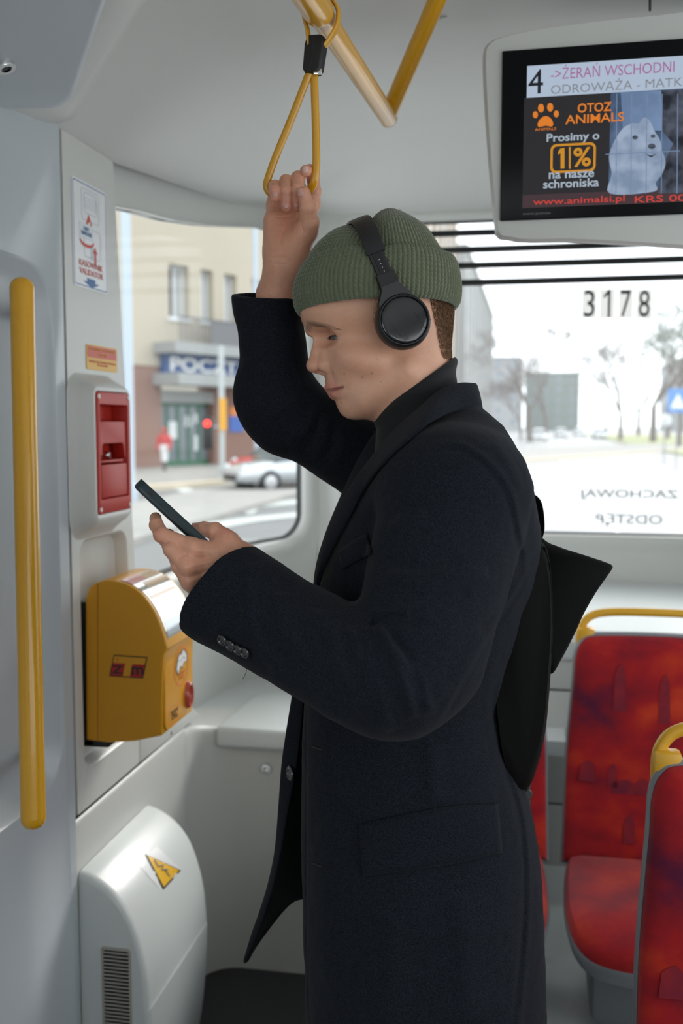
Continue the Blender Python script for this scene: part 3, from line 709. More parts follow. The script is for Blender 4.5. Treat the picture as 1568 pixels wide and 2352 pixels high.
# facade frame: origin at the foot of the wall seen at pixel column 450
fo = onZ(450, 1075, GZ); fa = math.radians(23.3)
fu = np.array([math.sin(fa), math.cos(fa), 0]); fn = np.array([math.cos(fa), -math.sin(fa), 0])     # along, towards the street
def fpt(u, z, d=0): return fo+fu*u+np.array([0, 0, z])+fn*d
def fuz(px, py): p = onP(px, py, fo, fn); return float(np.dot(p-fo, fu)), float(p[2]-fo[2])
bd = empty('street_building', label='cream and brown building with a blue sign outside the left window', category='building')
def fbox(name, pa, pb, d0, d1, mat, par=bd, bev=0):
    u0, z1 = fuz(*pa); u1, z0 = fuz(*pb)
    # use centre columns so that the rectangle is true in the facade plane
    v = [fpt(u, z, d) for d in (d0, d1) for z in (z0, z1) for u in (u0, u1)]
    o = mk(name, v, [(0, 1, 3, 2), (4, 6, 7, 5), (0, 4, 5, 1), (2, 3, 7, 6), (0, 2, 6, 4), (1, 5, 7, 3)], mat, par, smooth=False); recalc(o); return o
def frect(name, u0, u1, z0, z1, d0, d1, mat, par=bd):
    v = [fpt(u, z, d) for d in (d0, d1) for z in (z0, z1) for u in (u0, u1)]
    o = mk(name, v, [(0, 1, 3, 2), (4, 6, 7, 5), (0, 4, 5, 1), (2, 3, 7, 6), (0, 2, 6, 4), (1, 5, 7, 3)], mat, par, smooth=False); recalc(o); return o
uL, uR = fuz(200, 1000)[0]-12, fuz(775, 1000)[0]
zmid = fuz(340, 840)[1]
da, dz = fuz(372, 1000)[0], fuz(492, 1000)[0]          # door bay
zd = fuz(430, 925)[1]; zs1 = fuz(430, 868)[1]
frect('lower_wall', uL, da, 0, zmid, -1, 0, PINK); frect('lower_wall', dz, uR, 0, zmid, -1, 0, PINK)
frect('lower_wall', da, dz, zs1, zmid, -1, 0, PINK); frect('bay_back', da, dz, 0, zs1, -3.5, -3.3, INT)
frect('bay_floor', da, dz, 0, .1, -3.4, .2, GREYC)
# upper wall with window openings
zt_ = 19
wins = [((385, 606), (431, 724)), ((459, 620), (487, 738)), ((513, 630), (541, 742)), ((575, 640), (600, 750)), ((640, 655), (662, 760))]
W_ = []
for a, b in wins:
    u0, z1 = fuz((a[0]), a[1]); u1, _ = fuz(b[0], a[1]); z0 = fuz(a[0], b[1])[1]; W_.append((u0, u1, z0, z1))
zw0 = min(w[2] for w in W_); zw1 = max(w[3] for w in W_)
frect('upper_wall', uL, uR, zmid, zw0, -1, .05, CREAM); frect('upper_wall', uL, uR, zw1, zt_, -1, .05, CREAM)
prev = uL
for w in W_+[(uR, uR, zw0, zw1)]:
    frect('upper_wall', prev, w[0], zw0, zw1, -1, .05, CREAM)
    if w[1] > w[0]:
        u0, u1, z0, z1 = w[0], w[1], zw0, zw1
        f_ = frect('window', u0, u1, z0, z1, -.45, -.40, INT)
        t = .09
        frect('window_frame', u0, u0+t, z0, z1, -.38, -.28, WHT, f_); frect('window_frame', u1-t, u1, z0, z1, -.38, -.28, WHT, f_)
        frect('window_frame', u0, u1, z0, z0+t, -.38, -.28, WHT, f_); frect('window_frame', u0, u1, z1-t, z1, -.38, -.28, WHT, f_)
        frect('window_mullion', u0+(u1-u0)*.5-.04, u0+(u1-u0)*.5+.05, z0, z1, -.38, -.28, WHT, f_)
        frect('curtain', u0+(u1-u0)*.55, u1-t, z0+t, z1-t, -.40, -.39, pmat('curtain', (.45, .45, .44), .9), f_)
        frect('pane', u0+t, u1-t, z0+t, z1-t, -.37, -.365, PANE, f_) if False else None
        frect('window_sill', u0-.1, u1+.1, z0-.12, z0, -.3, .12, WHT, f_)
    prev = w[1]
# balcony
bu0, bz1 = fuz(366, 728); bu1 = fuz(690, 760)[0]; bz0 = fuz(366, 795)[1]
bl = frect('balcony_slab', bu0-.3, bu1, bz0-.25, bz0, .05, 1.2, GREYC)
frect('balcony_rail', bu0, bu1, bz1-.06, bz1, 1.1, 1.16, GREYD2, bl)
pu0, pu1 = fuz(441, 760)[0], fuz(537, 760)[0]
frect('balcony_panel', pu0, pu1, bz0+.05, bz1-.06, 1.1, 1.14, GREYD2, bl)
bb = bmesh.new()
b1 = frect('balcony_bar', bu0, bu0+.03, bz0, bz1, 1.11, 1.14, GREYD2, bl)
u = bu0+.14
while u < bu1:
    if not (pu0 < u < pu1): c = b1.copy(); COL.objects.link(c); c.location = tuple(fu*(u-bu0))
    u += .14
# sign band, canopy and entrance
su0, sz1 = fuz(366, 812); su1 = fuz(700, 840)[0]; sz0 = fuz(366, 858)[1]
frect('sign_ledge', su0-.4, su1, sz1, sz1+.45, 0, 1.3, GREYC)
sg = frect('sign_board', su0, su1, sz0, sz1, 0, .35, BLUES)
L0, L1 = fuz(376, 835)[0], fuz(560, 835)[0]
text('lettering', 'POCZTA', fpt((L0+L1)/2, (sz0+sz1)/2, .37), fu, (0, 0, 1), L1-L0, (sz1-sz0)*.72, WHITE, sg, bold=.03, ext=.02)
frect('canopy_soffit', da-.5, dz+8, sz0-.5, sz0, 0, 1.5, GREYC)
frect('entrance_beam', da, dz, zd, fuz(430, 898)[1], -.4, 0, GREYC)
for i in range(5):
    u0 = da+(dz-da)*i/5; 
    frect('door_frame', u0, u0+.16, .1, zd, -.5, -.4, GREEN)
    frect('door_glass', u0+.16, u0+(dz-da)/5, .1, zd, -.46, -.44, PANE)
frect('door_rail', da, dz, .1, .35, -.5, -.38, GREEN); frect('door_rail', da, dz, zd-.15, zd, -.5, -.38, GREEN)
for a, b in (((402, 968), (424, 1008)), ((440, 955), (456, 980)), ((462, 950), (474, 972)), ((462, 1000), (474, 1035))):
    fbox('door_poster', a, b, -.43, -.41, WHT)
fbox('wall_poster', (528, 935), (556, 962), 0, .05, ORANGE); fbox('wall_poster', (526, 955), (556, 992), .0, .06, pmat('poster_blue', (.06, .14, .45), .5))
# pavement strip in front of the building
v = [fpt(-30, 0, 0), fpt(60, 0, 0), fpt(60, 0, 9), fpt(-30, 0, 9)]
pv = st(mk('ground_pavement', [p+np.array([0, 0, h]) for h in (.14, -.05) for p in v], [(0, 1, 2, 3)[::-1], (0, 3, 7, 4), (3, 2, 6, 7), (2, 1, 5, 6)], PAVE, smooth=False)); recalc(pv)
v = [fpt(-30, .0, 9), fpt(60, 0, 9), fpt(60, 0, 9.4), fpt(-30, 0, 9.4)]
st(mk('ground_kerb', [p+np.array([0, 0, .16]) for p in v]+[p for p in v], [(0, 1, 2, 3), (3, 2, 6, 7), (0, 4, 5, 1)], pmat('kerb_stone', (.58, .50, .38), .8), smooth=False))
# painted lines on the road
def gline(name, pix, wd, mat=MARK):
    P = spline([onZ(x, y, GZ+.01) for x, y in pix], 6); T = np.gradient(P, axis=0); T /= np.linalg.norm(T, axis=1)[:, None]; N_ = np.stack([-T[:, 1], T[:, 0], T[:, 2]*0], 1)
    v = []; 
    for p, n_ in zip(P, N_): v += [p-n_*wd/2, p+n_*wd/2]
    o = st(mk(name, v, [(2*i, 2*i+1, 2*i+3, 2*i+2) for i in range(len(P)-1)], mat)); return o
gline('ground_marking', [(300, 1105), (390, 1115), (450, 1135), (500, 1165), (540, 1180)], .5)
gline('ground_marking', [(300, 1190), (400, 1182), (520, 1168), (700, 1150)], .9)
gline('ground_marking', [(300, 1235), (420, 1220), (560, 1195), (700, 1180)], .7)
gline('ground_marking', [(560, 1180), (600, 1150), (660, 1138)], .4)
# street furniture
def pole_at(name, px, py_base, dist, top_py, r, mat, label, cat):
    p = onZ(px, py_base, GZ) if dist is None else w3(px, 976, dist); zt = w3(px, top_py, np.dot(RM.T @ (p-CAM), [0, 0, -1]))[2]
    e = empty(name, label=label, category=cat)
    tube('pole_shaft', [(p[0], p[1], GZ), (p[0], p[1], zt)], r, mat, e, n=12)
    lathe('pole_base', [(r*1.05, .5), (r*1.5, .48), (r*1.6, 0)], (p[0], p[1], GZ), (0, 0, 1), mat, e, n=12)
    return e, p
LB = pmat('pale_blue_pole', (.45, .52, .60), .5)
e, p = pole_at('street_lamp', 297, 1240, 24, 380, .11, LB, 'thick pale blue lamp post close to the near edge of the left window', 'street lamp')
tube('lamp_arm', [(p[0], p[1], 7), (p[0]+1.4, p[1]+.2, 7.6)], .06, LB, e); box('lamp_head', (p[0]+1.2, p[1], 7.5), (p[0]+1.9, p[1]+.4, 7.65), LB, e, bev=.03)
e, p = pole_at('street_lamp', 589, 1100, 38, 420, .10, LB, 'slim pale lamp post standing behind the raised forearm', 'street lamp')
tube('lamp_arm', [(p[0], p[1], 11), (p[0]+1.4, p[1]+.2, 11.4)], .06, LB, e); box('lamp_head', (p[0]+1.2, p[1], 11.3), (p[0]+1.9, p[1]+.4, 11.45), LB, e, bev=.03)
e, p = pole_at('traffic_signal', 509, 1100, 33, 795, .10, pmat('grey_post', (.45, .48, .48), .6), 'grey post with a yellow plate and traffic light before the shop door', 'traffic light')
dd = np.array([.92, -.39, 0])
zc = w3(509, 950, 33)[2]; b_ = box('yellow_plate', (p[0]-.02, p[1]-.16, zc-.55), (p[0]+.2, p[1]-.12, zc+.5), pmat('plate_yellow', (.7, .35, .03), .5), e)
lp = w3(478, 980, 33)
box('signal_head', lp-np.array([.16, .1, .75]), lp+np.array([.16, .1, .3]), BLACK, e, bev=.03)
lathe('red_light', [(0, .04), (.06, .03), (.10, 0)], lp+np.array([0, -.10, .1]), (0, -1, 0), pmat('red_signal', (.8, .02, .01), .3, emit=((1, .03, .02), 2.5)), e, n=16)
tube('signal_arm', [(p[0], p[1], lp[2]), lp], .03, LB, e, n=6)

# parked silver car in three-quarter view
def car(name, cen, yaw, label, paint, L_=4.4, W2=.9, group=None, low=False):
    e = empty(name, label=label, category='car')
    if group: e['group'] = group
    cy_, sy_ = math.cos(yaw), math.sin(yaw)
    T_ = lambda x, y, z: (cen[0]+x*cy_-y*sy_, cen[1]+x*sy_+y*cy_, cen[2]+z)
    xs = np.array([-2.2, -2.15, -1.9, -1.3, -.6, 0, .6, 1.1, 1.6, 2.0, 2.17, 2.2])*L_/4.4
    zb = [.35, .25, .22, .22, .22, .22, .22, .22, .22, .25, .30, .38]
    zs_ = [.70, .88, .96, .97, .95, .94, .93, .90, .85, .76, .66, .55]
    hw = [.70, .82, .88, .9, .9, .9, .9, .9, .88, .82, .72, .60]
    v = []; f = []; m_ = 12
    for x, a, b, h in zip(xs, zb, zs_, hw):
        for j in range(m_):
            t = 2*PI*j/m_; cx = math.copysign(abs(math.cos(t))**.45, math.cos(t))*h*W2/.9; czz = math.copysign(abs(math.sin(t))**.45, math.sin(t))*(b-a)/2+(a+b)/2
            v.append(T_(x, cx, czz))
    for i in range(len(xs)-1):
        for j in range(m_): f.append((i*m_+j, i*m_+(j+1) % m_, (i+1)*m_+(j+1) % m_, (i+1)*m_+j))
    f += [tuple(range(m_)), tuple(range((len(xs)-1)*m_, len(xs)*m_))]
    o = mk('car_body', v, f, paint, e); recalc(o)
    # cabin
    rows = [(-1.75, .94, .74), (-1.3, 1.28, .66), (-.7, 1.44, .60), (.1, 1.45, .60), (.5, 1.33, .64), (1.15, .92, .76)]
    v = []; f = []
    for x, z, h in rows: v += [T_(x, -h, z), T_(x, h, z), T_(x, h+.06 if z > 1 else h, .88), T_(x, -h-.06 if z > 1 else -h, .88)]
    for i in range(5):
        for j in range(4): f.append((i*4+j, i*4+(j+1) % 4, (i+1)*4+(j+1) % 4, (i+1)*4+j))
    f += [(0, 1, 2, 3), (20, 21, 22, 23)]
    o = mk('cabin_glass', v, f, pmat('car_glass', (.10, .12, .13), .1), e, smooth=False); recalc(o)
    v = []; 
    for x, z, h in rows[1:5]: v += [T_(x, -h-.01, z+.015), T_(x, h+.01, z+.015)]
    mk('car_roof', v, [(2*i, 2*i+1, 2*i+3, 2*i+2) for i in range(3)], paint, e)
    for x in (-1.35, 1.35):
        for y in (-.88, .88):
            s_ = 1 if y > 0 else -1
            c0 = np.array(T_(x, y*W2/.9, .32)); A_ = np.array(T_(0, s_, 0))-np.array(T_(0, 0, 0))
            lathe('wheel', [(.0, .02), (.05, .03), (.2, .01), (.21, .03), (.31, .03), (.32, -.02), (.32, -.2)], c0, A_, RUBBER if low else pmat('tyre', (.02, .02, .02), .7), e, n=20)
            if not low: lathe('hub_cap', [(0, .045), (.05, .04), (.19, .035), (.20, .02)], c0, A_, STEEL, e, n=20)
    for y in (-.58, .58):
        lathe('headlamp', [(0, .06), (.12, .05), (.16, 0)], T_(2.02*L_/4.4, y, .66), np.array(T_(1, 0, .15))-np.array(T_(0, 0, 0)), pmat('headlamp', (.7, .75, .8), .1, coat=1), e, n=14)
    box_ = mk('grille', [T_(2.21*L_/4.4, y, z) for y, z in ((-.42, .36), (.42, .36), (.42, .50), (-.42, .50))], [(0, 1, 2, 3)], BLACK, e)
    return e
SILVER = pmat('silver_paint', (.52, .54, .56), .25, metal=.3, coat=1)
cb = onZ(640, 1130, GZ)
car('silver_car', (cb[0]+.3, cb[1]+1.1, GZ), math.radians(222), 'silver white car parked beyond the left window', SILVER)
rb = w3(625, 1045, 34); car('red_car', (rb[0]+.3, rb[1]+1, GZ), math.radians(240), 'bright red car half hidden behind the silver car', pmat('red_paint', (.6, .03, .02), .3, coat=1))
# pedestrian in red and white beside the door: one loft body
def pedestrian(name, p, h, top, coat_, label, yaw=0, group=None):
    prof = [(0, .06, .10), (.03, .07, .11), (.06, .05, .06), (.25, .07, .075), (.45, .10, .09), (.50, .13, .11), (.60, .15, .11), (.75, .19, .12), (.81, .20, .11), (.845, .09, .07), (.87, .045, .05), (.90, .055, .07), (.94, .065, .08), (.98, .05, .06), (1.0, .01, .01)]
    v = []; n = 14; f = []
    for t, a, b in prof:
        for j in range(n): an = 2*PI*j/n; v.append((p[0]+a*h/1.75*1.1*math.cos(an), p[1]+b*h/1.75*1.1*math.sin(an), p[2]+t*h))
    for i in range(len(prof)-1):
        for j in range(n): f.append((i*n+j, i*n+(j+1) % n, (i+1)*n+(j+1) % n, (i+1)*n+j))
    f.append(tuple(range(n))); o = mk(name, v, f, pmat('walker_trousers', (.10, .09, .09), .9), None, label=label, category='person')
    if group: o['group'] = group
    def shell(nm, t0, t1, k, mat):
        tt = np.linspace(t0, t1, 8); v = []; f = []
        for t in tt:
            a = np.interp(t, [q[0] for q in prof], [q[1] for q in prof])*1.1*h/1.75+k; b = np.interp(t, [q[0] for q in prof], [q[2] for q in prof])*1.1*h/1.75+k
            for j in range(n): an = 2*PI*j/n; v.append((p[0]+a*math.cos(an), p[1]+b*math.sin(an), p[2]+t*h))
        for i in range(7):
            for j in range(n): f.append((i*n+j, i*n+(j+1) % n, (i+1)*n+(j+1) % n, (i+1)*n+j))
        return mk(nm, v, f, mat, o)
    shell('jacket', .55, .845, .02, top); shell('skirt', .22, .60, .05, coat_); shell('hood', .88, .99, .012, top)
    for s in (-1, 1): tube('sleeve', [(p[0]+s*.21, p[1], p[2]+.80*h), (p[0]+s*.27, p[1]-.03, p[2]+.62*h), (p[0]+s*.22, p[1]-.15, p[2]+.48*h)], [.07, .06, .05], top, o, n=8)
    return o
pp = onZ(378, 1082, GZ+.14)
pedestrian('person', pp, 1.7, pmat('red_jacket', (.55, .07, .07), .9), pmat('white_coat', (.75, .76, .78), .9), 'person in a red top and long white coat outside the shop')

# ---- the street behind the tram
def town(name, x0, x1, y0, y1, h, mat, label, bays, floors, side='x', trim=GREYC, balc=False):
    e = empty(name, label=label, category='building')
    box('building_wall', (min(x0, x1), y0, GZ), (max(x0, x1), y1, h), mat, e)
    box('roof', (min(x0, x1)-.4, y0-.4, h), (max(x0, x1)+.4, y1+.4, h+.6), trim, e)
    xf = x1                                            # the street side
    s_ = 1 if x1 > x0 else -1
    pw = pmat('far_window', (.20, .24, .28), .2)
    w0 = None
    for i in range(bays):
        for j in range(floors):
            yy = y0+(y1-y0)*(i+.5)/bays; zz = GZ+1.2+(h-GZ-1)*(j+.5)/floors
            if w0 is None: w0 = box('window', (xf-.05, -.7, -.9), (xf+.05, .7, .9), pw, e); w0.location = (0, yy, zz)
            else: c = w0.copy(); COL.objects.link(c); c.location = (0, yy, zz)
    p0 = None
    for i in range(bays+1):
        yy = y0+(y1-y0)*i/bays
        if p0 is None: p0 = box('pilaster', (xf-.1, -.35, GZ), (xf+.25, .35, h), trim, e); p0.location = (0, yy, 0)
        else: c = p0.copy(); COL.objects.link(c); c.location = (0, yy, 0)
    # front face windows (towards the camera)
    w1 = None
    nb = max(2, int(abs(x1-x0)/4))
    for i in range(nb):
        for j in range(floors):
            xx = min(x0, x1)+abs(x1-x0)*(i+.5)/nb; zz = GZ+1.2+(h-GZ-1)*(j+.5)/floors
            if w1 is None: w1 = box('window', (-.7, y0-.06, -.9), (.7, y0+.04, .9), pw, e); w1.location = (xx, 0, zz)
            else: c = w1.copy(); COL.objects.link(c); c.location = (xx, 0, zz)
    return e
CR2 = pmat('pale_cream', (.46, .42, .35), .9, noise=(.2, (.50, .46, .39), .4)); TAN = pmat('tan_trim', (.20, .13, .08), .9)
GG = pmat('grey_green_render', (.17, .22, .20), .9); PGR = pmat('pale_grey_render', (.30, .31, .32), .9)
town('street_building', -30, -9.5, 62, 120, 27, CR2, 'tall cream building with tan pilasters nearest on the left of the rear street', 9, 7, trim=TAN)
town('street_building', -30, -9.0, 130, 215, 24, PGR, 'pale grey building further down the left of the rear street', 12, 6)
town('street_building', -26, -4.0, 300, 330, 21, PGR, 'pale flat block with many windows in the middle distance', 5, 6)
town('street_building', -3, 14, 332, 360, 18, GG, 'grey green block closing the left side of the rear street', 5, 5)
town('street_building', 75, 45, 300, 380, 22, PGR, 'pale block behind the trees right of the rear street', 7, 6)
# bare trees: trunk, limbs and a haze of fine twigs
BARK = pmat('bark', (.10, .075, .06), .95)
def tree(x, y, h, label, seed, grp=None, leaf=None):
    r_ = random.Random(seed); e = empty('bare_tree', label=label, category='tree')
    if grp: e['group'] = grp
    v = []; f = []
    def seg(a, b, ra, rb, n=5):
        a, b = np.array(a), np.array(b); t = b-a; t = t/(np.linalg.norm(t)+1e-9); u = np.cross(t, [.3, .9, .1]); u /= np.linalg.norm(u); w = np.cross(t, u); k = len(v)
        for c, r in ((a, ra), (b, rb)):
            for j in range(n): an = 2*PI*j/n; v.append(c+r*(math.cos(an)*u+math.sin(an)*w))
        for j in range(n): f.append((k+j, k+(j+1) % n, k+n+(j+1) % n, k+n+j))
    tw = []; 
    def grow(p, d, L_, r, dep):
        q = p+d*L_; 
        if dep < 3: seg(p, q, r, r*.7)
        else: tw.append((p, q, r))
        if dep == 6: return
        for _ in range(3 if dep < 5 else 3):
            nd = d+np.array([r_.gauss(0, .48), r_.gauss(0, .48), r_.gauss(.12, .30)]); nd /= np.linalg.norm(nd)
            grow(q, nd, L_*r_.uniform(.62, .85), r*.55, dep+1)
    base = np.array([x, y, GZ]); seg(base, base+np.array([0, 0, h*.22]), h*.022, h*.017, 8)
    o = None
    for _ in range(3):
        d = np.array([r_.gauss(0, .4), r_.gauss(0, .4), 1.]); d /= np.linalg.norm(d); grow(base+np.array([0, 0, h*.22]), d, h*.22, h*.012, 1)
    mk('trunk', v, f, BARK, e)
    v2 = []; f2 = []
    for p, q, r in tw:
        k = len(v2); s = np.array([r_.gauss(0, 1), r_.gauss(0, 1), 0]); s *= max(r, .05)/(np.linalg.norm(s)+1e-6); v2 += [p-s, p+s, q]; f2.append((k, k+1, k+2))
        k = len(v2); s = np.array([0, 0, 1.])*max(r, .05); v2 += [p-s, p+s, q]; f2.append((k, k+1, k+2))
    mk('twigs', v2, f2, leaf or BARK, e, smooth=False, kind='stuff'); return e
PB = pmat('twig_haze', (.20, .17, .16), .95); PG = pmat('twig_green', (.13, .16, .12), .95)
for i, (px, d, h, lab, lf) in enumerate([(1215, 118, 16, 'bare tree in front of the pale block left of the rear street', PB), (1196, 126, 9, 'lower bare tree beside the cream building', PB),
        (1425, 125, 14, 'broad bare tree, leftmost of the clump right of the rear street', PB), (1500, 112, 18, 'tallest bare tree in the clump right of the rear street', PG), (1560, 88, 12, 'dark tree at the right edge of the rear window', PG), (1392, 235, 17, 'distant bare tree where the street vanishes', PB), (1466, 185, 19, 'bare tree between the broad tree and the tallest one', PB), (1532, 140, 19, 'bare tree rising behind the blue crossing sign', PG), (1252, 170, 15, 'bare tree in front of the grey green block', PB)]):
    p = onZ(px, 1176, GZ); r = ray(px, 976); r = r/math.hypot(r[0], r[1])*d; tree(r[0], r[1], h, lab, 11+i, None, lf)
# grass verge, distant traffic, crossing sign
st(box('ground_verge', (9, 60, GZ), (26, 200, GZ+.12), pmat('verge_grass', (.20, .24, .08), .95, noise=(1, (.30, .30, .15), .5))))
st(box('ground_footway', (-9.2, 4, GZ), (-6.2, 260, GZ+.12), PAVE))
for i, (px, d, lab, colr) in enumerate([(1238, 120, 'white car, leftmost in the far traffic', (.7, .72, .74)), (1288, 150, 'pale car second from the left in the far traffic', (.6, .62, .62)), (1330, 170, 'small distant car in the middle of the street', (.7, .7, .7)), (1378, 140, 'white car, rightmost in the far traffic', (.75, .76, .78))]):
    r = ray(px, 976); r = r/math.hypot(r[0], r[1])*d
    car('distant_car', (r[0], r[1], GZ), math.radians(-90), lab, pmat('far_car_paint', colr, .2, coat=1), low=True)
for x0 in (-1.9, -.47, 1.5, 2.93):
    st(box('ground_rail', (x0-.035, 4.2, GZ), (x0+.035, 240, GZ+.012), STEEL))
sp = w3(1556, 920, 42)
e = empty('crossing_sign', label='blue square pedestrian crossing sign at the right edge of the rear window', category='road sign')
tube('sign_post', [(sp[0], sp[1], GZ), (sp[0], sp[1], sp[2]+.5)], .04, GREYC, e)
box('sign_plate', sp+np.array([-.42, -.06, -.5]), sp+np.array([.42, -.04, .5]), pmat('sign_blue_bright', (.03, .22, .60), .5), e)
mk('sign_triangle', [sp+np.array([a, -.065, b]) for a, b in ((-.3, -.32), (.3, -.32), (0, .3))], [(0, 1, 2)], WHITE, e)
sp = w3(1527, 965, 48); e = empty('street_post', label='thin grey post standing left of the blue crossing sign', category='post')
tube('post_shaft', [(sp[0], sp[1], GZ), (sp[0], sp[1], sp[2]+.1)], .05, GREYC, e)
lathe('round_mirror', [(0, .03), (.28, .02), (.3, 0)], sp, (0, -1, 0), WHT, e)
# ================================================================== signed distance modelling for the figure
def sdf_mesh(f, lo, hi, h, B=8, slack=1.6):
    lo = np.array(lo, float); hi = np.array(hi, float)
    nb = np.ceil((hi-lo)/(h*B)).astype(int)+1; n = nb*B
    D = np.ones(tuple(n), np.float32)
    bi = np.stack(np.meshgrid(*[np.arange(k) for k in nb], indexing='ij'), -1).reshape(-1, 3)
    cen = lo+(bi*B+(B-1)/2)*h; c = f(cen)
    near = np.abs(c) < h*B*.87*slack
    for b in bi[(~near) & (c < 0)]: D[b[0]*B:b[0]*B+B, b[1]*B:b[1]*B+B, b[2]*B:b[2]*B+B] = -1
    off = np.stack(np.meshgrid(*[np.arange(B)]*3, indexing='ij'), -1).reshape(-1, 3)
    kb = bi[near]
    for i in range(0, len(kb), 400):
        ch = kb[i:i+400]; g = (ch[:, None, :]*B+off[None]).reshape(-1, 3); val = f(lo+g*h)
        D[g[:, 0], g[:, 1], g[:, 2]] = val
    S = D < 0
    a = S[:-1, :-1, :-1]; cnt = np.zeros(a.shape, np.int8)
    sl = [(slice(0, -1), slice(1, None))]*3
    for dx in (0, 1):
        for dy in (0, 1):
            for dz in (0, 1): cnt += S[dx:S.shape[0]-1+dx, dy:S.shape[1]-1+dy, dz:S.shape[2]-1+dz]
    act = (cnt > 0) & (cnt < 8); cells = np.argwhere(act); idx = -np.ones(act.shape, np.int64); idx[act] = np.arange(len(cells))
    acc = np.zeros((len(cells), 3)); num = np.zeros(len(cells))
    cor = [(x, y, z) for x in (0, 1) for y in (0, 1) for z in (0, 1)]
    for p in cor:
        for ax in range(3):
            if p[ax]: continue
            q = list(p); q[ax] = 1
            d0 = D[cells[:, 0]+p[0], cells[:, 1]+p[1], cells[:, 2]+p[2]]; d1 = D[cells[:, 0]+q[0], cells[:, 1]+q[1], cells[:, 2]+q[2]]
            m = (d0 < 0) != (d1 < 0); t = np.where(m, d0/np.where(d0 == d1, 1, d0-d1), 0)
            P = np.tile(np.array(p, float), (len(cells), 1)); P[:, ax] += t; acc[m] += P[m]; num += m
    V = lo+(cells+acc/num[:, None])*h
    F = []
    for ax in range(3):
        s0_ = [slice(None)]*3; s1_ = [slice(None)]*3; s0_[ax] = slice(0, -1); s1_[ax] = slice(1, None)
        e = np.argwhere(S[tuple(s0_)] != S[tuple(s1_)]); u, w = (ax+1) % 3, (ax+2) % 3
        ok = (e[:, u] > 0) & (e[:, w] > 0) & (e[:, u] < n[u]-1) & (e[:, w] < n[w]-1); e = e[ok]
        if not len(e): continue
        ins = S[e[:, 0], e[:, 1], e[:, 2]]
        def g(du, dw):
            k = e.copy(); k[:, u] -= du; k[:, w] -= dw; return idx[k[:, 0], k[:, 1], k[:, 2]]
        q = np.stack([g(1, 1), g(0, 1), g(0, 0), g(1, 0)], 1); q[~ins] = q[~ins][:, ::-1]; F.append(q)
    return V, np.concatenate(F)
def npmesh(name, V, F):
    me = bpy.data.meshes.new(name); me.vertices.add(len(V)); me.vertices.foreach_set('co', np.ascontiguousarray(V, dtype=np.float32).ravel())
    me.loops.add(F.size); me.loops.foreach_set('vertex_index', F.ravel().astype(np.int32)); me.polygons.add(len(F))
    me.polygons.foreach_set('loop_start', np.arange(0, F.size, F.shape[1], dtype=np.int32)); me.polygons.foreach_set('loop_total', np.full(len(F), F.shape[1], np.int32))
    me.polygons.foreach_set('use_smooth', np.ones(len(F), bool)); me.update(calc_edges=True); return me
def vcolor(me, col):
    a = me.color_attributes.new('Col', 'FLOAT_COLOR', 'POINT'); c = np.ones((len(me.vertices), 4), np.float32); c[:, :3] = col; a.data.foreach_set('color', c.ravel())
def smin(a, b, k):
    h = np.maximum(k-np.abs(a-b), 0)/k; return np.minimum(a, b)-h*h*k*.25
def smax(a, b, k): return -smin(-a, -b, k)
def cap_(p, a, b, ra, rb):
    a, b = np.array(a, float), np.array(b, float); ab = b-a; t = np.clip(((p-a) @ ab)/(ab @ ab+1e-12), 0, 1)
    return np.linalg.norm(p-a-t[:, None]*ab, axis=1)-(ra+(rb-ra)*t)
def ell_(p, c, r, M=None):
    q = p-np.array(c, float)
    if M is not None: q = q @ np.array(M).T
    r = np.array(r, float); k0 = np.linalg.norm(q/r, axis=1); k1 = np.linalg.norm(q/(r*r), axis=1)+1e-9; return k0*(k0-1)/k1
def gau(p, c, s): return np.exp(-np.sum(((p-np.array(c, float))/np.array(s, float))**2, axis=1))
def vnoise(p, sc, seed=0):                              # cheap smooth value noise
    q = p*sc+seed*17.3; i = np.floor(q).astype(np.int64); fr = q-i; fr = fr*fr*(3-2*fr); out = 0
    for dx in (0, 1):
        for dy in (0, 1):
            for dz in (0, 1):
                n_ = (i[:, 0]+dx)*73856093 ^ (i[:, 1]+dy)*19349663 ^ (i[:, 2]+dz)*83492791; n_ = ((n_*1103515245+12345) >> 8) & 0xffff
                w = (fr[:, 0] if dx else 1-fr[:, 0])*(fr[:, 1] if dy else 1-fr[:, 1])*(fr[:, 2] if dz else 1-fr[:, 2]); out = out+w*(n_/32767.5-1)
    return out

def fold_val(p, L, near):
    d = -p[:, 2]; P = np.stack([784+FPX*p[:, 0]/d, 1176-FPX*p[:, 1]/d], 1); out = np.zeros(len(p))
    for pts, am, wd in L:
        q = spline(pts, 4); best = np.full(len(p), 1e9)
        lo, hi = q.min(0)-3*wd, q.max(0)+3*wd; m = np.all((P > lo) & (P < hi), axis=1)
        if not m.any(): continue
        Pm = P[m]; bb = np.full(len(Pm), 1e9); tt = np.zeros(len(Pm))
        for k, (a, b) in enumerate(zip(q[:-1], q[1:])):
            ab = b-a; t = np.clip(((Pm-a) @ ab)/(ab @ ab), 0, 1); dd = np.linalg.norm(Pm-a-t[:, None]*ab, axis=1); u = dd < bb; bb[u] = dd[u]; tt[u] = (k+t[u])/(len(q)-1)
        out[m] += am*np.exp(-(bb/wd)**2)*np.sqrt(np.clip(np.sin(PI*tt)*2, 0, 1))
    return out*near
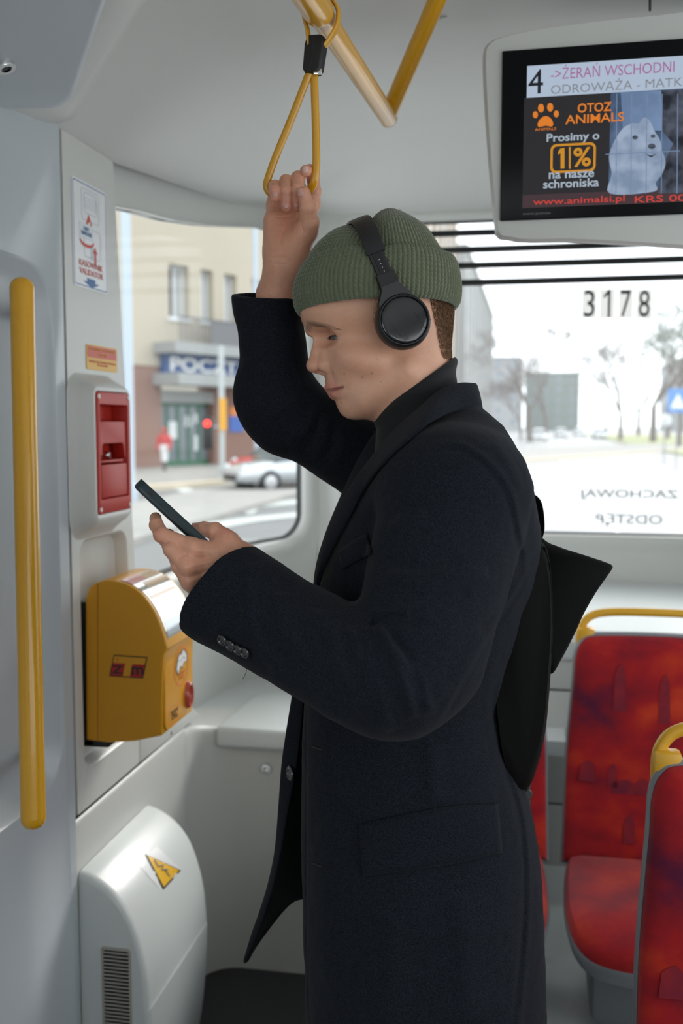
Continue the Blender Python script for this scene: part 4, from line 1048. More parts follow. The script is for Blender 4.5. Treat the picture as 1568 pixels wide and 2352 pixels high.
# ------------------------------------------------------------------ head (local units: 1 unit = 0.612 mm, x back, y down, w to the side)
HS = 1.4/FPX; PSI = math.radians(7)
HO = c3(870, 760, 1.4); HX = np.array([math.cos(PSI), 0, -math.sin(PSI)]); HN = np.array([math.sin(PSI), 0, math.cos(PSI)]); HY = np.array([0, -1., 0])
def to_h(p): q = p-HO; return np.stack([q @ HX/HS+870, q @ HY/HS+760, q @ HN/HS], 1)
def fr_h(x, y, w): return HO+HX*(x-870)*HS+HY*(y-760)*HS+HN*w*HS
def hp(px, py, w):                                      # head-local point that is seen at (px, py) when it lies w to the side
    d = 1.4-w*HS*math.cos(PSI)
    for _ in range(4):
        q = c3(px, py, d)-HO; x = q @ HX/HS+870; P = fr_h(x, 760, w); d = -P[2]
    q = c3(px, py, d)-HO; return np.array([q @ HX/HS+870, q @ HY/HS+760, w])
EYE = hp(779, 775, 34)+np.array([3, 0, 0]); ER = 20.0
def head_sdf(pc):
    p = to_h(pc); sw = p[:, 2].copy(); p[:, 2] = np.abs(p[:, 2])
    d = ell_(p, (866, 690, 0), (171, 140, 122))
    d = smin(d, ell_(p, (774, 728, 0), (80, 50, 86)), 30)                     # forehead and brow
    d = smin(d, ell_(p, (820, 828, 0), (79, 87, 76)), 30)                     # mid face
    d = smin(d, cap_(p, (915, 858, 76), (835, 925, 32), 24, 26), 45)            # jaw line
    d = smin(d, ell_(p, (806, 932, 0), (29, 29, 30)), 26)                       # chin
    d = smin(d, ell_(p, (850, 900, 0), (60, 55, 45)), 40)
    d = smin(d, ell_(p, (800, 826, 55), (32, 24, 24)), 26)                      # cheekbone
    d = smin(d, ell_(p, (845, 835, 68), (45, 30, 26)), 30)
    d = smin(d, np.minimum(cap_(p, (713, 764, 5), (733, 756, 32), 10, 11), cap_(p, (733, 756, 32), (766, 763, 60), 11, 11)), 16)             # brow ridge
    d = smin(d, ell_(p, (798, 888, 0), (52, 40, 40)), 20)                       # muzzle
    # nose
    n_ = cap_(p, (731, 783, 0), (721, 838, 0), 11.0, 14.5)
    n_ = smin(n_, ell_(p, (721.5, 843, 0), (18.5, 16, 18)), 8)
    n_ = smin(n_, cap_(p, (744, 800, 10), (742, 840, 17), 11, 12), 12)
    n_ = smin(n_, ell_(p, (745, 845, 20), (17, 13.5, 10)), 6)
    n_ = smin(n_, ell_(p, (737, 856, 0), (16, 7, 6)), 5)
    d = smin(d, n_, 13)
    # lips
    up = smin(cap_(p, (753, 892, 0), (762, 893, 20), 9.5, 8.5), cap_(p, (762, 893, 20), (779, 895, 39), 8.5, 3.0), 4)
    lo_ = smin(cap_(p, (766, 909, 0), (770, 908, 17), 11.0, 10.5), cap_(p, (770, 908, 17), (780, 897, 37), 10.5, 3.0), 4)
    d = smin(d, up, 4); d = smin(d, lo_, 4)
    d = d+4.0*gau(p, (748, 878, 0), (12, 8, 5))                                  # philtrum
    d = smax(d, -np.minimum(cap_(p, (738, 900, 0), (758, 900, 22), 2.6, 2.5), cap_(p, (758, 900, 22), (779, 897, 40), 2.5, 1.6)), 4)            # mouth line
    d = d+4.5*gau(p, (784, 921, 0), (22, 7, 30))                                 # under the lower lip
    d = d+1.6*gau(p, (786, 896, 47), (9, 9, 8))                                # mouth corner
    d = d+3.5*gau(p, (762, 866, 30), (16, 20, 8))                                # nasolabial
    d = smax(d, -ell_(p, (730, 861, 9.5), (9, 5, 4.5)), 3)                       # nostril
    d = d-1.5*gau(p, (757, 858, 27), (12, 5, 6))
    d = d+2.6*gau(p, (764, 846, 26), (4.5, 14, 8))
    # eye socket, lids
    d = smax(d, -ell_(p, (EYE[0]-58, EYE[1]+1, 42), (46, 20, 29)), 14)
    d = smax(d, -ell_(p, (EYE[0]-36, EYE[1]+2, 22), (22, 16, 12)), 12)
    lid = ell_(p, EYE, (ER+2.6,)*3)
    d = smin(d, lid, 5)
    # slit between lids, looking down
    q = p-EYE; a = np.arctan2(q[:, 1], np.hypot(q[:, 0], q[:, 2])); lam = np.arctan2(q[:, 2], -q[:, 0])
    t = np.clip((lam+.75)/(.75+1.35), 0, 1); op = np.sqrt(np.sin(PI*t)+1e-6)
    upper, lower = .15-.23*op, .15+.20*op
    slit = np.maximum(upper-a, a-lower)*ER
    slit = np.maximum(slit, np.linalg.norm(q, axis=1)-(ER+7)); slit = np.maximum(slit, np.maximum(lam-1.35, -.75-lam)*ER)
    d = smax(d, -slit, 1.2)
    d = smin(d, np.linalg.norm(q, axis=1)-(ER-2), .5)
    # crease above the lid
    r3 = np.linalg.norm(q-np.array([-4, -2, 0]), axis=1)
    d = d+1.8*np.exp(-((r3-25)/3)**2)*np.exp(-((a+.75)/.35)**2)*(q[:, 0] < 4)
    # brow hair bulk
    d = d-2.0*np.exp(-((p[:, 1]-np.interp(p[:, 2], [8, 35, 52, 78], [767, 753, 757, 770]))/4.5)**2)*np.clip((p[:, 2]-10)/8, 0, 1)*np.clip((72-p[:, 2])/14, 0, 1)*(p[:, 0] < 830)
    # ear
    e_ = ell_(p, (928, 770, 112), (22, 36, 9)); d = smin(d, e_, 8)
    # neck
    nk = cap_(p, (945, 770, 0), (962, 1060, 0), 82, 88)
    nk = smin(nk, cap_(p, (985, 700, 0), (985, 930, 0), 40, 46), 30)
    d = smin(d, nk, 42)
    return d*HS
def skin_base(pc):
    n1 = vnoise(pc, 60); n2 = vnoise(pc, 260, 3); n3 = vnoise(pc, 900, 5)
    c = np.array([.66, .355, .235])*(1+.05*n1+.03*n2+.02*n3)[:, None]; return c
def head_col(pc):
    p = to_h(pc); s = p[:, 2]; p = p.copy(); p[:, 2] = np.abs(p[:, 2]); c = skin_base(pc)
    def mixc(w, col):
        nonlocal c; w = np.clip(w, 0, 1)[:, None]; c = c*(1-w)+np.array(col)*w
    mixc(.55*gau(p, (722, 842, 0), (26, 24, 22)), (.55, .22, .15)); mixc(.35*gau(p, (800, 840, 50), (50, 40, 40)), (.56, .25, .17))
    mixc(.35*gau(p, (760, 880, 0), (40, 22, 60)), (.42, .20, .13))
    up = np.exp(-(np.minimum(cap_(p, (748, 893, 0), (757, 894, 20), 0, 0), cap_(p, (757, 894, 20), (777, 896, 38), 0, -5))/11.5)**4)*(p[:, 0] < 790)
    lw_ = np.exp(-(np.minimum(cap_(p, (760, 909, 0), (764, 908, 17), 0, 0), cap_(p, (764, 908, 17), (777, 899, 36), 0, -6))/13.0)**4)*(p[:, 0] < 790)
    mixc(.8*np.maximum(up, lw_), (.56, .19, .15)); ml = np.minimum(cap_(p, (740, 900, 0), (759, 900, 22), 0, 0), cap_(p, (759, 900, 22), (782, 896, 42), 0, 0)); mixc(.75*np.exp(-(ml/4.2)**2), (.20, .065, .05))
    br = np.exp(-((p[:, 1]-np.interp(p[:, 2], [8, 35, 52, 78], [767, 753, 757, 770]))/6.5)**2)*np.clip((p[:, 2]-8)/8, 0, 1)*np.clip((78-p[:, 2])/16, 0, 1)*(p[:, 0] < 830)
    mixc(br*(.62+.25*vnoise(pc, 1500, 2)), (.12, .065, .035))
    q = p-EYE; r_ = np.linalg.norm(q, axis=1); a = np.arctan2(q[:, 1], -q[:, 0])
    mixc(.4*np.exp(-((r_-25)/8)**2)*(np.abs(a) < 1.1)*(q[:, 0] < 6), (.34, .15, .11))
    el = np.arctan2(q[:, 1], np.hypot(q[:, 0], q[:, 2])); lam = np.arctan2(q[:, 2], -q[:, 0]); op = np.sqrt(np.sin(PI*np.clip((lam+.75)/2.1, 0, 1))+1e-6)
    mixc(.85*np.exp(-((el-.13+.23*op)/.06)**2)*(r_ < 26)*(lam > -.8)*(lam < 1.4), (.05, .025, .018))
    mixc(.35*np.exp(-((el-.19-.20*op)/.06)**2)*(r_ < 26)*(lam > -.8)*(lam < 1.4), (.36, .12, .09))
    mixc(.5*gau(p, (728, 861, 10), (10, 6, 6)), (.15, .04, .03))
    # beard shadow and moles
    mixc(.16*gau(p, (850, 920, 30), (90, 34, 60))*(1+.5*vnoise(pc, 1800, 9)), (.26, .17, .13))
    for x, y, k in ((849, 861, 1.8), (829, 869, 1.8), (787, 921, 2.0), (790, 859, 1.6), (858, 831, 1.4), (893, 737, 1.3), (812, 846, 1.0), (838, 800, .9), (870, 880, 1.0)):
        for w in (55,):
            m = hp(x, y, w); dd = np.hypot(p[:, 0]-m[0], p[:, 1]-m[1]); mixc(.7*np.exp(-(dd/k)**2)*(s > 20), (.20, .07, .045))
    # short hair at the temple and nape
    hair = np.clip((p[:, 0]-972-(p[:, 1]-700)*.30)/14, 0, 1)*np.clip((825-p[:, 1])/25, 0, 1)
    mixc(.85*hair, (.15, .075, .035)); mixc(.45*gau(p, (865, 715, 105), (30, 60, 60)), (.17, .09, .05))
    return np.clip(c, .002, 1)

# ------------------------------------------------------------------ hands and bare forearms
def hand_sdf(palm, fingers, extra=(), kpalm=.016, arm=None, creases=None, near_d=1.45):
    def f(p):
        d = None
        for a, b, ra, rb in palm: e = cap_(p, a, b, ra, rb); d = e if d is None else smin(d, e, kpalm)
        if arm:
            for a, b, ra, rb in arm: d = smin(d, cap_(p, a, b, ra, rb), .022)
        fs = []
        for ch in fingers:
            q = None
            for (a, ra), (b, rb) in zip(ch[:-1], ch[1:]): e = cap_(p, a, b, ra, rb); q = e if q is None else smin(q, e, .0022)
            for (a, ra) in ch[1:-1]: q = smin(q, np.linalg.norm(p-a, axis=1)-ra*1.04, .002)
            fs.append(q)
        g = fs[0]
        for q in fs[1:]: g = smin(g, q, .0014)
        d = smin(d, g, .007)
        for c, s, am in extra: d = d-am*gau(p, c, (s, s, s))
        d = d+.00025*vnoise(p, 260, 4)+.0001*vnoise(p, 900, 6)
        if creases: d = d-fold_val(p, creases, np.clip((near_d+p[:, 2])/.012, 0, 1))
        return d
    return f
def R_(px, d): return px*d/FPX
# left hand holding the phone, back of the hand to the camera
lw = c3(590, 1332, 1.305)
mcp = [c3(443, 1259, 1.268), c3(432, 1300, 1.262), c3(437, 1336, 1.270), c3(458, 1361, 1.285)]
palmL = [(c3(560, 1290, 1.300), mcp[0], .019, .0125), (c3(560, 1305, 1.297), mcp[1], .020, .0120), (c3(558, 1325, 1.300), mcp[2], .019, .0115), (c3(560, 1340, 1.306), mcp[3], .017, .0105),
         (c3(560, 1290, 1.31), c3(520, 1252, 1.297), .020, .0165), (c3(490, 1300, 1.29), c3(470, 1290, 1.295), .022, .020)]
fingersL = [
    [(mcp[0], .0118), (c3(372, 1229, 1.268), .0098), (c3(359, 1206, 1.285), .0088), (c3(357, 1190, 1.305), .0076)],
    [(mcp[1], .0112), (c3(393, 1262, 1.262), .0098), (c3(381, 1240, 1.290), .0088), (c3(388, 1228, 1.325), .0078)],
    [(mcp[2], .0108), (c3(410, 1300, 1.268), .0092), (c3(398, 1272, 1.290), .0084), (c3(402, 1250, 1.325), .0075)],
    [(mcp[3], .0098), (c3(440, 1345, 1.285), .0082), (c3(425, 1312, 1.305), .0075), (c3(425, 1285, 1.335), .0068)],
    [(c3(524, 1245, 1.295), .0150), (c3(494, 1220, 1.300), .0112), (c3(469, 1216, 1.312), .0100), (c3(450, 1216, 1.322), .0082)]]
exL = [(c3(443, 1257, 1.255), .010, .0035), (c3(430, 1301, 1.250), .0085, .0035), (c3(437, 1338, 1.258), .008, .0025), (c3(518, 1222, 1.285), .010, .003), (c3(358, 1227, 1.262), .006, .0018),
       (c3(470, 1285, 1.262), .008, -.002), (c3(468, 1322, 1.262), .008, -.0016)]
armL = [(lw, c3(555, 1315, 1.30), .025, .023), (c3(650, 1390, 1.28), lw, .027, .025)]
handL = hand_sdf(palmL, fingersL, exL, arm=armL)
# right hand on the strap, palm to the camera
def q3(zx, zy, d): return c3(560+zx/6.19, 340+zy/6.19, d)
DR = 1.45
mR = [q3(440, 820, 1.475), q3(610, 800, 1.482), q3(790, 790, 1.482), q3(960, 800, 1.478)]      # pinky .. index knuckle roots
wr_ = q3(600, 1650, 1.462)
palmR = [(q3(490, 1500, 1.462), mR[0], .0175, .0125), (q3(580, 1500, 1.466), mR[1], .018, .013), (q3(680, 1500, 1.466), mR[2], .018, .013), (q3(740, 1480, 1.466), mR[3], .018, .0125),
         (q3(730, 1450, 1.452), q3(880, 1180, 1.440), .019, .017), (q3(470, 1400, 1.455), q3(420, 1050, 1.462), .016, .013), (q3(560, 1200, 1.47), q3(640, 1100, 1.475), .018, .018)]
fingersR = [
    [(mR[0], .0108), (q3(435, 640, 1.462), .0090), (q3(440, 545, 1.440), .0086), (q3(442, 610, 1.424), .0082), (q3(448, 700, 1.424), .0074)],
    [(mR[1], .0118), (q3(600, 600, 1.468), .0100), (q3(600, 478, 1.442), .0095), (q3(603, 620, 1.424), .0092), (q3(606, 835, 1.428), .0080)],
    [(mR[2], .0120), (q3(775, 560, 1.470), .0104), (q3(768, 430, 1.444), .0098), (q3(762, 600, 1.424), .0095), (q3(762, 820, 1.432), .0080)],
    [(mR[3], .0120), (q3(1000, 620, 1.472), .0098), (q3(985, 440, 1.470), .0090), (q3(935, 325, 1.452), .0086), (q3(880, 325, 1.434), .0084)],
    [(q3(890, 1180, 1.440), .0165), (q3(935, 1060, 1.428), .0135), (q3(905, 850, 1.414), .0112), (q3(850, 640, 1.408), .0092)]]
exR = [(q3(620, 1250, 1.443), .014, -.003), (q3(700, 1330, 1.445), .016, .002), (q3(960, 1130, 1.43), .010, .002)]
armR = [(wr_, q3(600, 1480, 1.464), .0235, .024), (q3(440, 2250, 1.49), wr_, .034, .0235), (q3(520, 2250, 1.49), q3(650, 1700, 1.462), .032, .022)]
def z2(L, am, wd): return ([(560+x/6.19, 340+y/6.19) for x, y in L], am, wd)
CRR = [z2([(760, 1010), (640, 1110), (560, 1250), (545, 1380), (600, 1520)], -.0013, 2.0), z2([(370, 1560), (480, 1545), (600, 1550), (680, 1600)], -.0012, 1.8), z2([(470, 980), (580, 985), (700, 960)], -.0010, 2.2), z2([(800, 1030), (830, 1140), (880, 1220)], -.0011, 1.8),
       z2([(345, 860), (420, 890), (480, 880)], -.0008, 1.8), z2([(815, 830), (900, 815), (985, 800)], -.0006, 1.4), z2([(820, 850), (900, 838), (985, 822)], -.0005, 1.2), z2([(660, 420), (672, 560), (685, 700)], -.0008, 1.5), z2([(700, 1180), (760, 1240), (830, 1290)], -.0005, 1.6), z2([(400, 1640), (520, 1650), (640, 1660)], -.0006, 1.6)]
def z3(L, am, wd): return ([(280+x/3.564, 1080+y/3.564) for x, y in L], am, wd)
CRL = [z3([(540, 640), (640, 660), (800, 640)], .0010, 5), z3([(500, 800), (600, 780), (760, 740)], .0009, 5), z3([(520, 920), (620, 890), (740, 840)], .0008, 5), z3([(560, 720), (650, 720), (780, 700)], -.0009, 5), z3([(540, 870), (630, 850), (740, 800)], -.0008, 5),
       z3([(450, 730), (500, 700), (540, 690)], -.0010, 3), z3([(270, 520), (300, 500), (320, 470)], -.0006, 1.5), z3([(280, 560), (310, 545), (345, 515)], -.0005, 1.5), z3([(840, 480), (870, 520), (880, 560)], -.0006, 2), z3([(650, 860), (655, 920), (640, 970)], -.0007, 3)]
handR = hand_sdf(palmR, fingersR, exR, arm=armR, creases=CRR, near_d=1.462)
handL = hand_sdf(palmL, fingersL, exL, arm=armL, creases=CRL, near_d=1.30)
def hand_colour(pc, spots, dark):
    c = skin_base(pc)*np.array([1.0, .93, .92])
    for s, r, w in spots:
        k = np.clip(w*gau(pc, s, (r, r, r)), 0, 1)[:, None]; c = c*(1-k)+np.array([.56, .20, .15])*k
    for s, r, w in dark:
        k = np.clip(w*gau(pc, s, (r, r, r)), 0, 1)[:, None]; c = c*(1-k)+np.array([.36, .20, .16])*k
    return c
# ------------------------------------------------------------------ torso and legs under the clothes (one low surface)
def T3(px, py, d=1.42): return c3(px, py, d)
hipc = T3(985, 1900)
FZ = lambda z, x=0., y=0.: (np.array([x, y, z])-CAM) @ RM
def body_sdf(p):
    d = cap_(p, T3(985, 1060), T3(985, 1250), .052, .10); d = smin(d, cap_(p, T3(1000, 1110, 1.29), T3(985, 1110, 1.55), .045, .045), .05)
    d = smin(d, cap_(p, T3(975, 1250), T3(930, 1650), .10, .085), .06); d = smin(d, cap_(p, T3(935, 1700), T3(970, 1900), .09, .115), .06)
    for hd, sx in ((1.34, -15), (1.50, 15)):
        hip = T3(985+sx, 1950, hd); hw = toW(hip); kn = FZ(.50, hw[0]-.02+sx*.002, hw[1]); an = FZ(.10, hw[0]+.01+sx*.003, hw[1])
        d = smin(d, cap_(p, hip, kn, .085, .055), .03); d = smin(d, cap_(p, kn, an, .055, .038), .02)
    # arms inside the sleeves
    d = smin(d, cap_(p, c3(1030, 1110, 1.26), c3(935, 1560, 1.17), .045, .038), .04); d = smin(d, cap_(p, c3(935, 1560, 1.17), c3(650, 1395, 1.275), .038, .026), .02)
    d = smin(d, cap_(p, c3(860, 1080, 1.56), c3(650, 950, 1.52), .045, .038), .04); d = smin(d, cap_(p, c3(650, 950, 1.52), q3(470, 2250, 1.49), .038, .034), .02)
    d = smin(d, cap_(p, T3(965, 960), T3(970, 1060), .045, .05), .03)
    return d
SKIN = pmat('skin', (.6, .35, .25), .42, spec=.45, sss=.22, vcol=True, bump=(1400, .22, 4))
def extract_person():
    Vs, Fs, Cs = [], [], []; k = 0
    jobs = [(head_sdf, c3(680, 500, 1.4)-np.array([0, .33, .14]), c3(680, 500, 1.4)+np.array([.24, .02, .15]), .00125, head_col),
            (handL, c3(340, 1400, 1.30)-np.array([.01, .02, .07]), c3(660, 1170, 1.30)+np.array([.0, .01, .08]), .00105, lambda p: hand_colour(p, [(x, .011, .6) for x in mcp]+[(c3(358, 1222, 1.26), .010, .5), (c3(518, 1222, 1.285), .012, .5), (c3(450, 1216, 1.32), .012, .4)], [])),
            (handR, q3(150, 2300, 1.45)-np.array([.0, .0, .09]), q3(1100, 200, 1.45)+np.array([.02, .01, .07]), .00105, lambda p: hand_colour(p, [(q3(450, 660, 1.42), .012, .5), (q3(600, 800, 1.42), .012, .5), (q3(760, 820, 1.42), .010, .4), (q3(850, 640, 1.41), .012, .4), (q3(560, 1150, 1.45), .03, .25)], [(q3(620, 1900, 1.44), .012, .25)])),
            (body_sdf, toW_inv_lo(), toW_inv_hi(), .009, lambda p: skin_base(p))]
    for f, lo, hi, h, col in jobs:
        lo, hi = np.minimum(lo, hi), np.maximum(lo, hi)
        V, F = sdf_mesh(f, lo, hi, h); Vs.append(V); Fs.append(F+k); Cs.append(col(V)); k += len(V)
    return np.concatenate(Vs), np.concatenate(Fs), np.concatenate(Cs)
def toW_inv_lo():
    c = np.array([FZ(z, x, y) for z in (.04, 1.8) for x in (-.45, .45) for y in (.9, 1.8)]); return c.min(0)
def toW_inv_hi():
    c = np.array([FZ(z, x, y) for z in (.04, 1.8) for x in (-.45, .45) for y in (.9, 1.8)]); return c.max(0)
V_, F_, C_ = extract_person()
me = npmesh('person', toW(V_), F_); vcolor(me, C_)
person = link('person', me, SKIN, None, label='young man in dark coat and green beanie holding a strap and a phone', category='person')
print('PERSON verts', len(V_))
# eyes
for s in (1, -1):
    ec = toW(fr_h(EYE[0], EYE[1], s*EYE[2])); look = fr_h(EYE[0]-20, EYE[1]+8.0, s*(EYE[2]+6))-fr_h(EYE[0], EYE[1], s*EYE[2]); look = RM @ (look/np.linalg.norm(look))
    r = ER*HS*.985
    ey = lathe('eye', [(r*math.sin(t), r*math.cos(t)) for t in np.linspace(.0, PI, 24)], ec, look, pmat('eye_white', (.36, .31, .29), .12, coat=.6), person, n=32)
    lathe('iris', [(r*1.012*math.sin(t), r*1.012*math.cos(t)) for t in np.linspace(0, .56, 6)], ec, look, pmat('iris', (.06, .07, .07), .1, coat=1), ey, n=24)
    lathe('pupil', [(r*1.018*math.sin(t), r*1.018*math.cos(t)) for t in np.linspace(0, .2, 4)], ec, look, BLACK, ey, n=16)
# ================================================================== clothes
WOOL = pmat('dark_wool', (.0042, .0050, .0072), .9, spec=.08, sheen=.05, bump=(1800, .5, 4), noise=(800, (.018, .021, .029), .32))
LINING = pmat('black_lining', (.006, .006, .007), .6)
KNITB = pmat('black_knit', (.006, .006, .007), .9, sheen=.15, bump=(1500, .5, 3))
BAGM = pmat('black_bag_cloth', (.0045, .0045, .004), .75, bump=(1200, .4, 3), spec=.1)
D0 = 1.42
fx_ = np.array([(860, 1060), (900, 1030), (940, 985), (965, 940), (1003, 900), (1041, 870), (1087, 836), (1148, 800), (1213, 770), (1290, 745), (1374, 728), (1480, 712), (1600, 700), (1700, 694), (1900, 692), (2100, 697), (2352, 703), (2800, 714)], float)
bx_ = np.array([(860, 1070), (900, 1085), (940, 1104), (985, 1150), (1060, 1190), (1130, 1215), (1220, 1233), (1280, 1232), (1340, 1219), (1400, 1199), (1480, 1180), (1560, 1152), (1620, 1142), (1690, 1154), (1780, 1190), (1850, 1214), (1930, 1229), (2060, 1238), (2200, 1243), (2352, 1244), (2800, 1252)], float)
wx_ = np.array([(900, .035), (940, .06), (975, .10), (1020, .155), (1070, .185), (1200, .185), (1400, .165), (1600, .150), (1800, .165), (2000, .185), (2352, .20), (2800, .22)], float)
FOLDS = [   # (points, amplitude, width px)
    ([(866, 1432), (890, 1475), (925, 1560), (952, 1650)], .0035, 13), ([(905, 1490), (960, 1560), (990, 1640)], .003, 12), ([(800, 1440), (835, 1520), (870, 1610), (897, 1680)], .0035, 13),
    ([(762, 1425), (768, 1500), (800, 1590)], .002, 14), ([(577, 1330), (572, 1403), (590, 1473), (645, 1543)], .003, 12), ([(640, 1360), (650, 1440), (700, 1520)], .0025, 16), ([(884, 1322), (980, 1330), (1121, 1310)], .0030, 16), ([(885, 1290), (950, 1300), (1060, 1285)], -.002, 12),
    ([(891, 1217), (930, 1195), (975, 1180)], .0025, 14), ([(850, 1440), (880, 1420), (930, 1415)], -.003, 12), ([(820, 1470), (850, 1560), (880, 1640)], -.003, 10), ([(890, 1440), (930, 1500), (975, 1600)], -.003, 9),
    ([(1006, 1022), (1056, 1022), (1102, 1045), (1140, 1080), (1171, 1125), (1186, 1175), (1197, 1233), (1207, 1282), (1201, 1328)], .0012, 8), ([(1000, 1034), (1056, 1033), (1096, 1056), (1132, 1092), (1161, 1135), (1175, 1185), (1187, 1240), (1196, 1290)], -.0010, 8),
    ([(1201, 1328), (1151, 1405), (1083, 1520), (1006, 1657)], .0007, 7), ([(1207, 1330), (1160, 1405), (1092, 1525), (1012, 1662)], -.0007, 7),
    ([(1150, 1560), (1141, 1625), (1150, 1690), (1175, 1780), (1200, 1870), (1210, 1950), (1213, 2060), (1205, 2200), (1190, 2352), (1180, 2500)], .0012, 8), ([(1142, 1560), (1133, 1625), (1142, 1695), (1167, 1785), (1192, 1875), (1202, 1955), (1205, 2060), (1197, 2200), (1182, 2352)], -.0014, 8),
    ([(703, 1600), (702, 1800), (703, 2100), (712, 2352), (716, 2500)], -.0012, 3), ([(745, 1620), (752, 1900), (748, 2300)], .0015, 26), ([(985, 1700), (1000, 1850)], .002, 22), ([(900, 2100), (890, 2352)], .002, 34), ([(1060, 2050), (1075, 2352)], .002, 34),
    ([(1130, 1010), (1165, 1060), (1195, 1130)], .0010, 12), ([(845, 1432), (880, 1436), (930, 1432), (975, 1415)], -.0014, 9), ([(850, 1405), (885, 1405), (940, 1398)], .002, 12), ([(735, 1400), (745, 1450), (800, 1500)], .0015, 14), ([(905, 1350), (990, 1370), (1080, 1360)], -.0015, 14), ([(1000, 1600), (1060, 1540), (1110, 1450)], .0015, 16)]
FFOLD = [([(555, 830), (600, 850), (660, 845)], .003, 10), ([(700, 905), (660, 935), (610, 955)], .004, 11), ([(693, 870), (650, 905), (600, 925)], -.003, 9), ([(720, 935), (705, 985), (660, 1020)], .004, 10), ([(748, 950), (745, 1000), (720, 1050)], .0035, 10), ([(790, 965), (790, 1010), (770, 1070)], .003, 11),
         ([(690, 760), (640, 770), (600, 800)], .0025, 12), ([(735, 945), (722, 1000), (690, 1040)], -.003, 7), ([(770, 960), (765, 1010), (745, 1060)], -.003, 7)]
SH, EL, CU = c3(1035, 1140, 1.262), c3(925, 1560, 1.185), c3(520, 1352, 1.285)
EL2 = c3(880, 1560, 1.185)
CN = np.array([-.735, .60, -.42]); CN /= np.linalg.norm(CN); CP = c3(508, 1350, 1.285)        # cuff plane
FS, FE, FC = c3(860, 1072, 1.55), c3(640, 930, 1.515), c3(615, 690, 1.49)
FN = np.array([.02, 1, .30]); FN /= np.linalg.norm(FN); FP = c3(613, 679, 1.49)
def coat_sdf(p):
    d_ = -p[:, 2]; py = 1176-FPX*p[:, 1]/D0
    xf = (np.interp(py, fx_[:, 0], fx_[:, 1])-784)/FPX*D0; xb = (np.interp(py, bx_[:, 0], bx_[:, 1])-784)/FPX*D0; w = np.interp(py, wx_[:, 0], wx_[:, 1])
    cx, a = (xf+xb)/2, (xb-xf)/2; u = np.abs(p[:, 0]-cx)/a; v = np.abs(d_-D0)/w; n = 2.25
    T = ((u**n+v**n)**(1/n)-1)*np.minimum(a, w)*.95
    T = np.maximum(T, (py-2790)/FPX*D0); T = np.maximum(T, (905-py)/FPX*D0)
    # near sleeve
    s = cap_(p, SH, EL, .0860, .0700); s = smin(s, cap_(p, c3(1075, 1180, 1.27), c3(1000, 1520, 1.205), .074, .058), .03)
    fo = cap_(p, EL2, CU, .064, .055); fo = smin(fo, cap_(p, c3(840, 1560, 1.19), c3(500, 1400, 1.28), .054, .046), .03)
    fo = smin(fo, cap_(p, CU+(EL2-CU)*.15, CU-(EL2-CU)*.06, .055, .063), .03)
    s = smin(s, fo, .020)
    s = smax(s, (p-CP) @ CN, .004)
    d = smin(T, s, .012)
    sh = np.clip((c3(0, 1120, 1.3)[1]-p[:, 1])/.04, 0, 1)                       # soften only round the shoulder
    d = d*sh+smin(T, s, .05)*(1-sh)
    inner = cap_(p, EL2, CU-(EL2-CU)*.2, .050, .054); hole = np.maximum(inner+.003, -((p-(CP-CN*.07)) @ CN)); d = smax(d, -hole, .003)
    # far sleeve, raised
    r = cap_(p, FS, FE, .064, .056); r = smin(r, cap_(p, FE, FC, .054, .0480), .03); r = smin(r, cap_(p, c3(650, 980, 1.515), c3(602, 900, 1.51), .040, .036), .03)
    r = smin(r, cap_(p, FC, c3(611, 640, 1.49), .0490, .0515), .02)
    r = smax(r, (p-FP) @ FN, .003)
    h2 = np.maximum(cap_(p, FE, c3(611, 640, 1.49), .0415, .0445), -((p-(FP-FN*.05)) @ FN)); r = smax(r, -h2, .002)
    d = smin(d, r, .03)
    # neck opening
    d = smax(d, -cap_(p, c3(940, 860, 1.42), c3(925, 960, 1.42), .060, .040), .008)
    near = np.clip((1.40-d_)/.03, 0, 1)
    d = d-1.9*fold_val(p, FOLDS, near)-fold_val(p, FFOLD, np.clip((d_-1.40)/.03, 0, 1)*1.0)
    d = d+.0011*vnoise(p, 22, 1)+.0005*vnoise(p, 70, 2)
    return d
V, F = sdf_mesh(coat_sdf, c3(530, 640, 1.45)-np.array([.05, 1.30, .30]), c3(1260, 640, 1.45)+np.array([.04, .03, .36]), .0032, slack=2.2)
me = npmesh('coat', toW(V), F); coat = link('coat', me, WOOL, person, label='long dark wool coat')
print('COAT', len(V))
from mathutils.bvhtree import BVHTree
bvh = BVHTree.FromPolygons([tuple(x) for x in V], F.tolist())
def on_coat(px, py, off=0.0, dflt=None):
    r = np.array([(px-784)/FPX, (1176-py)/FPX, -1.]); n_ = np.linalg.norm(r); h = bvh.ray_cast(Vector((0, 0, 0)), Vector(r/n_))
    if h[0] is None: return None if dflt is None else r*dflt
    return np.array(h[0])+np.array(h[1])*off
def solid(o, t, off=-1): m = o.modifiers.new('thickness', 'SOLIDIFY'); m.thickness = t; m.offset = off; return o
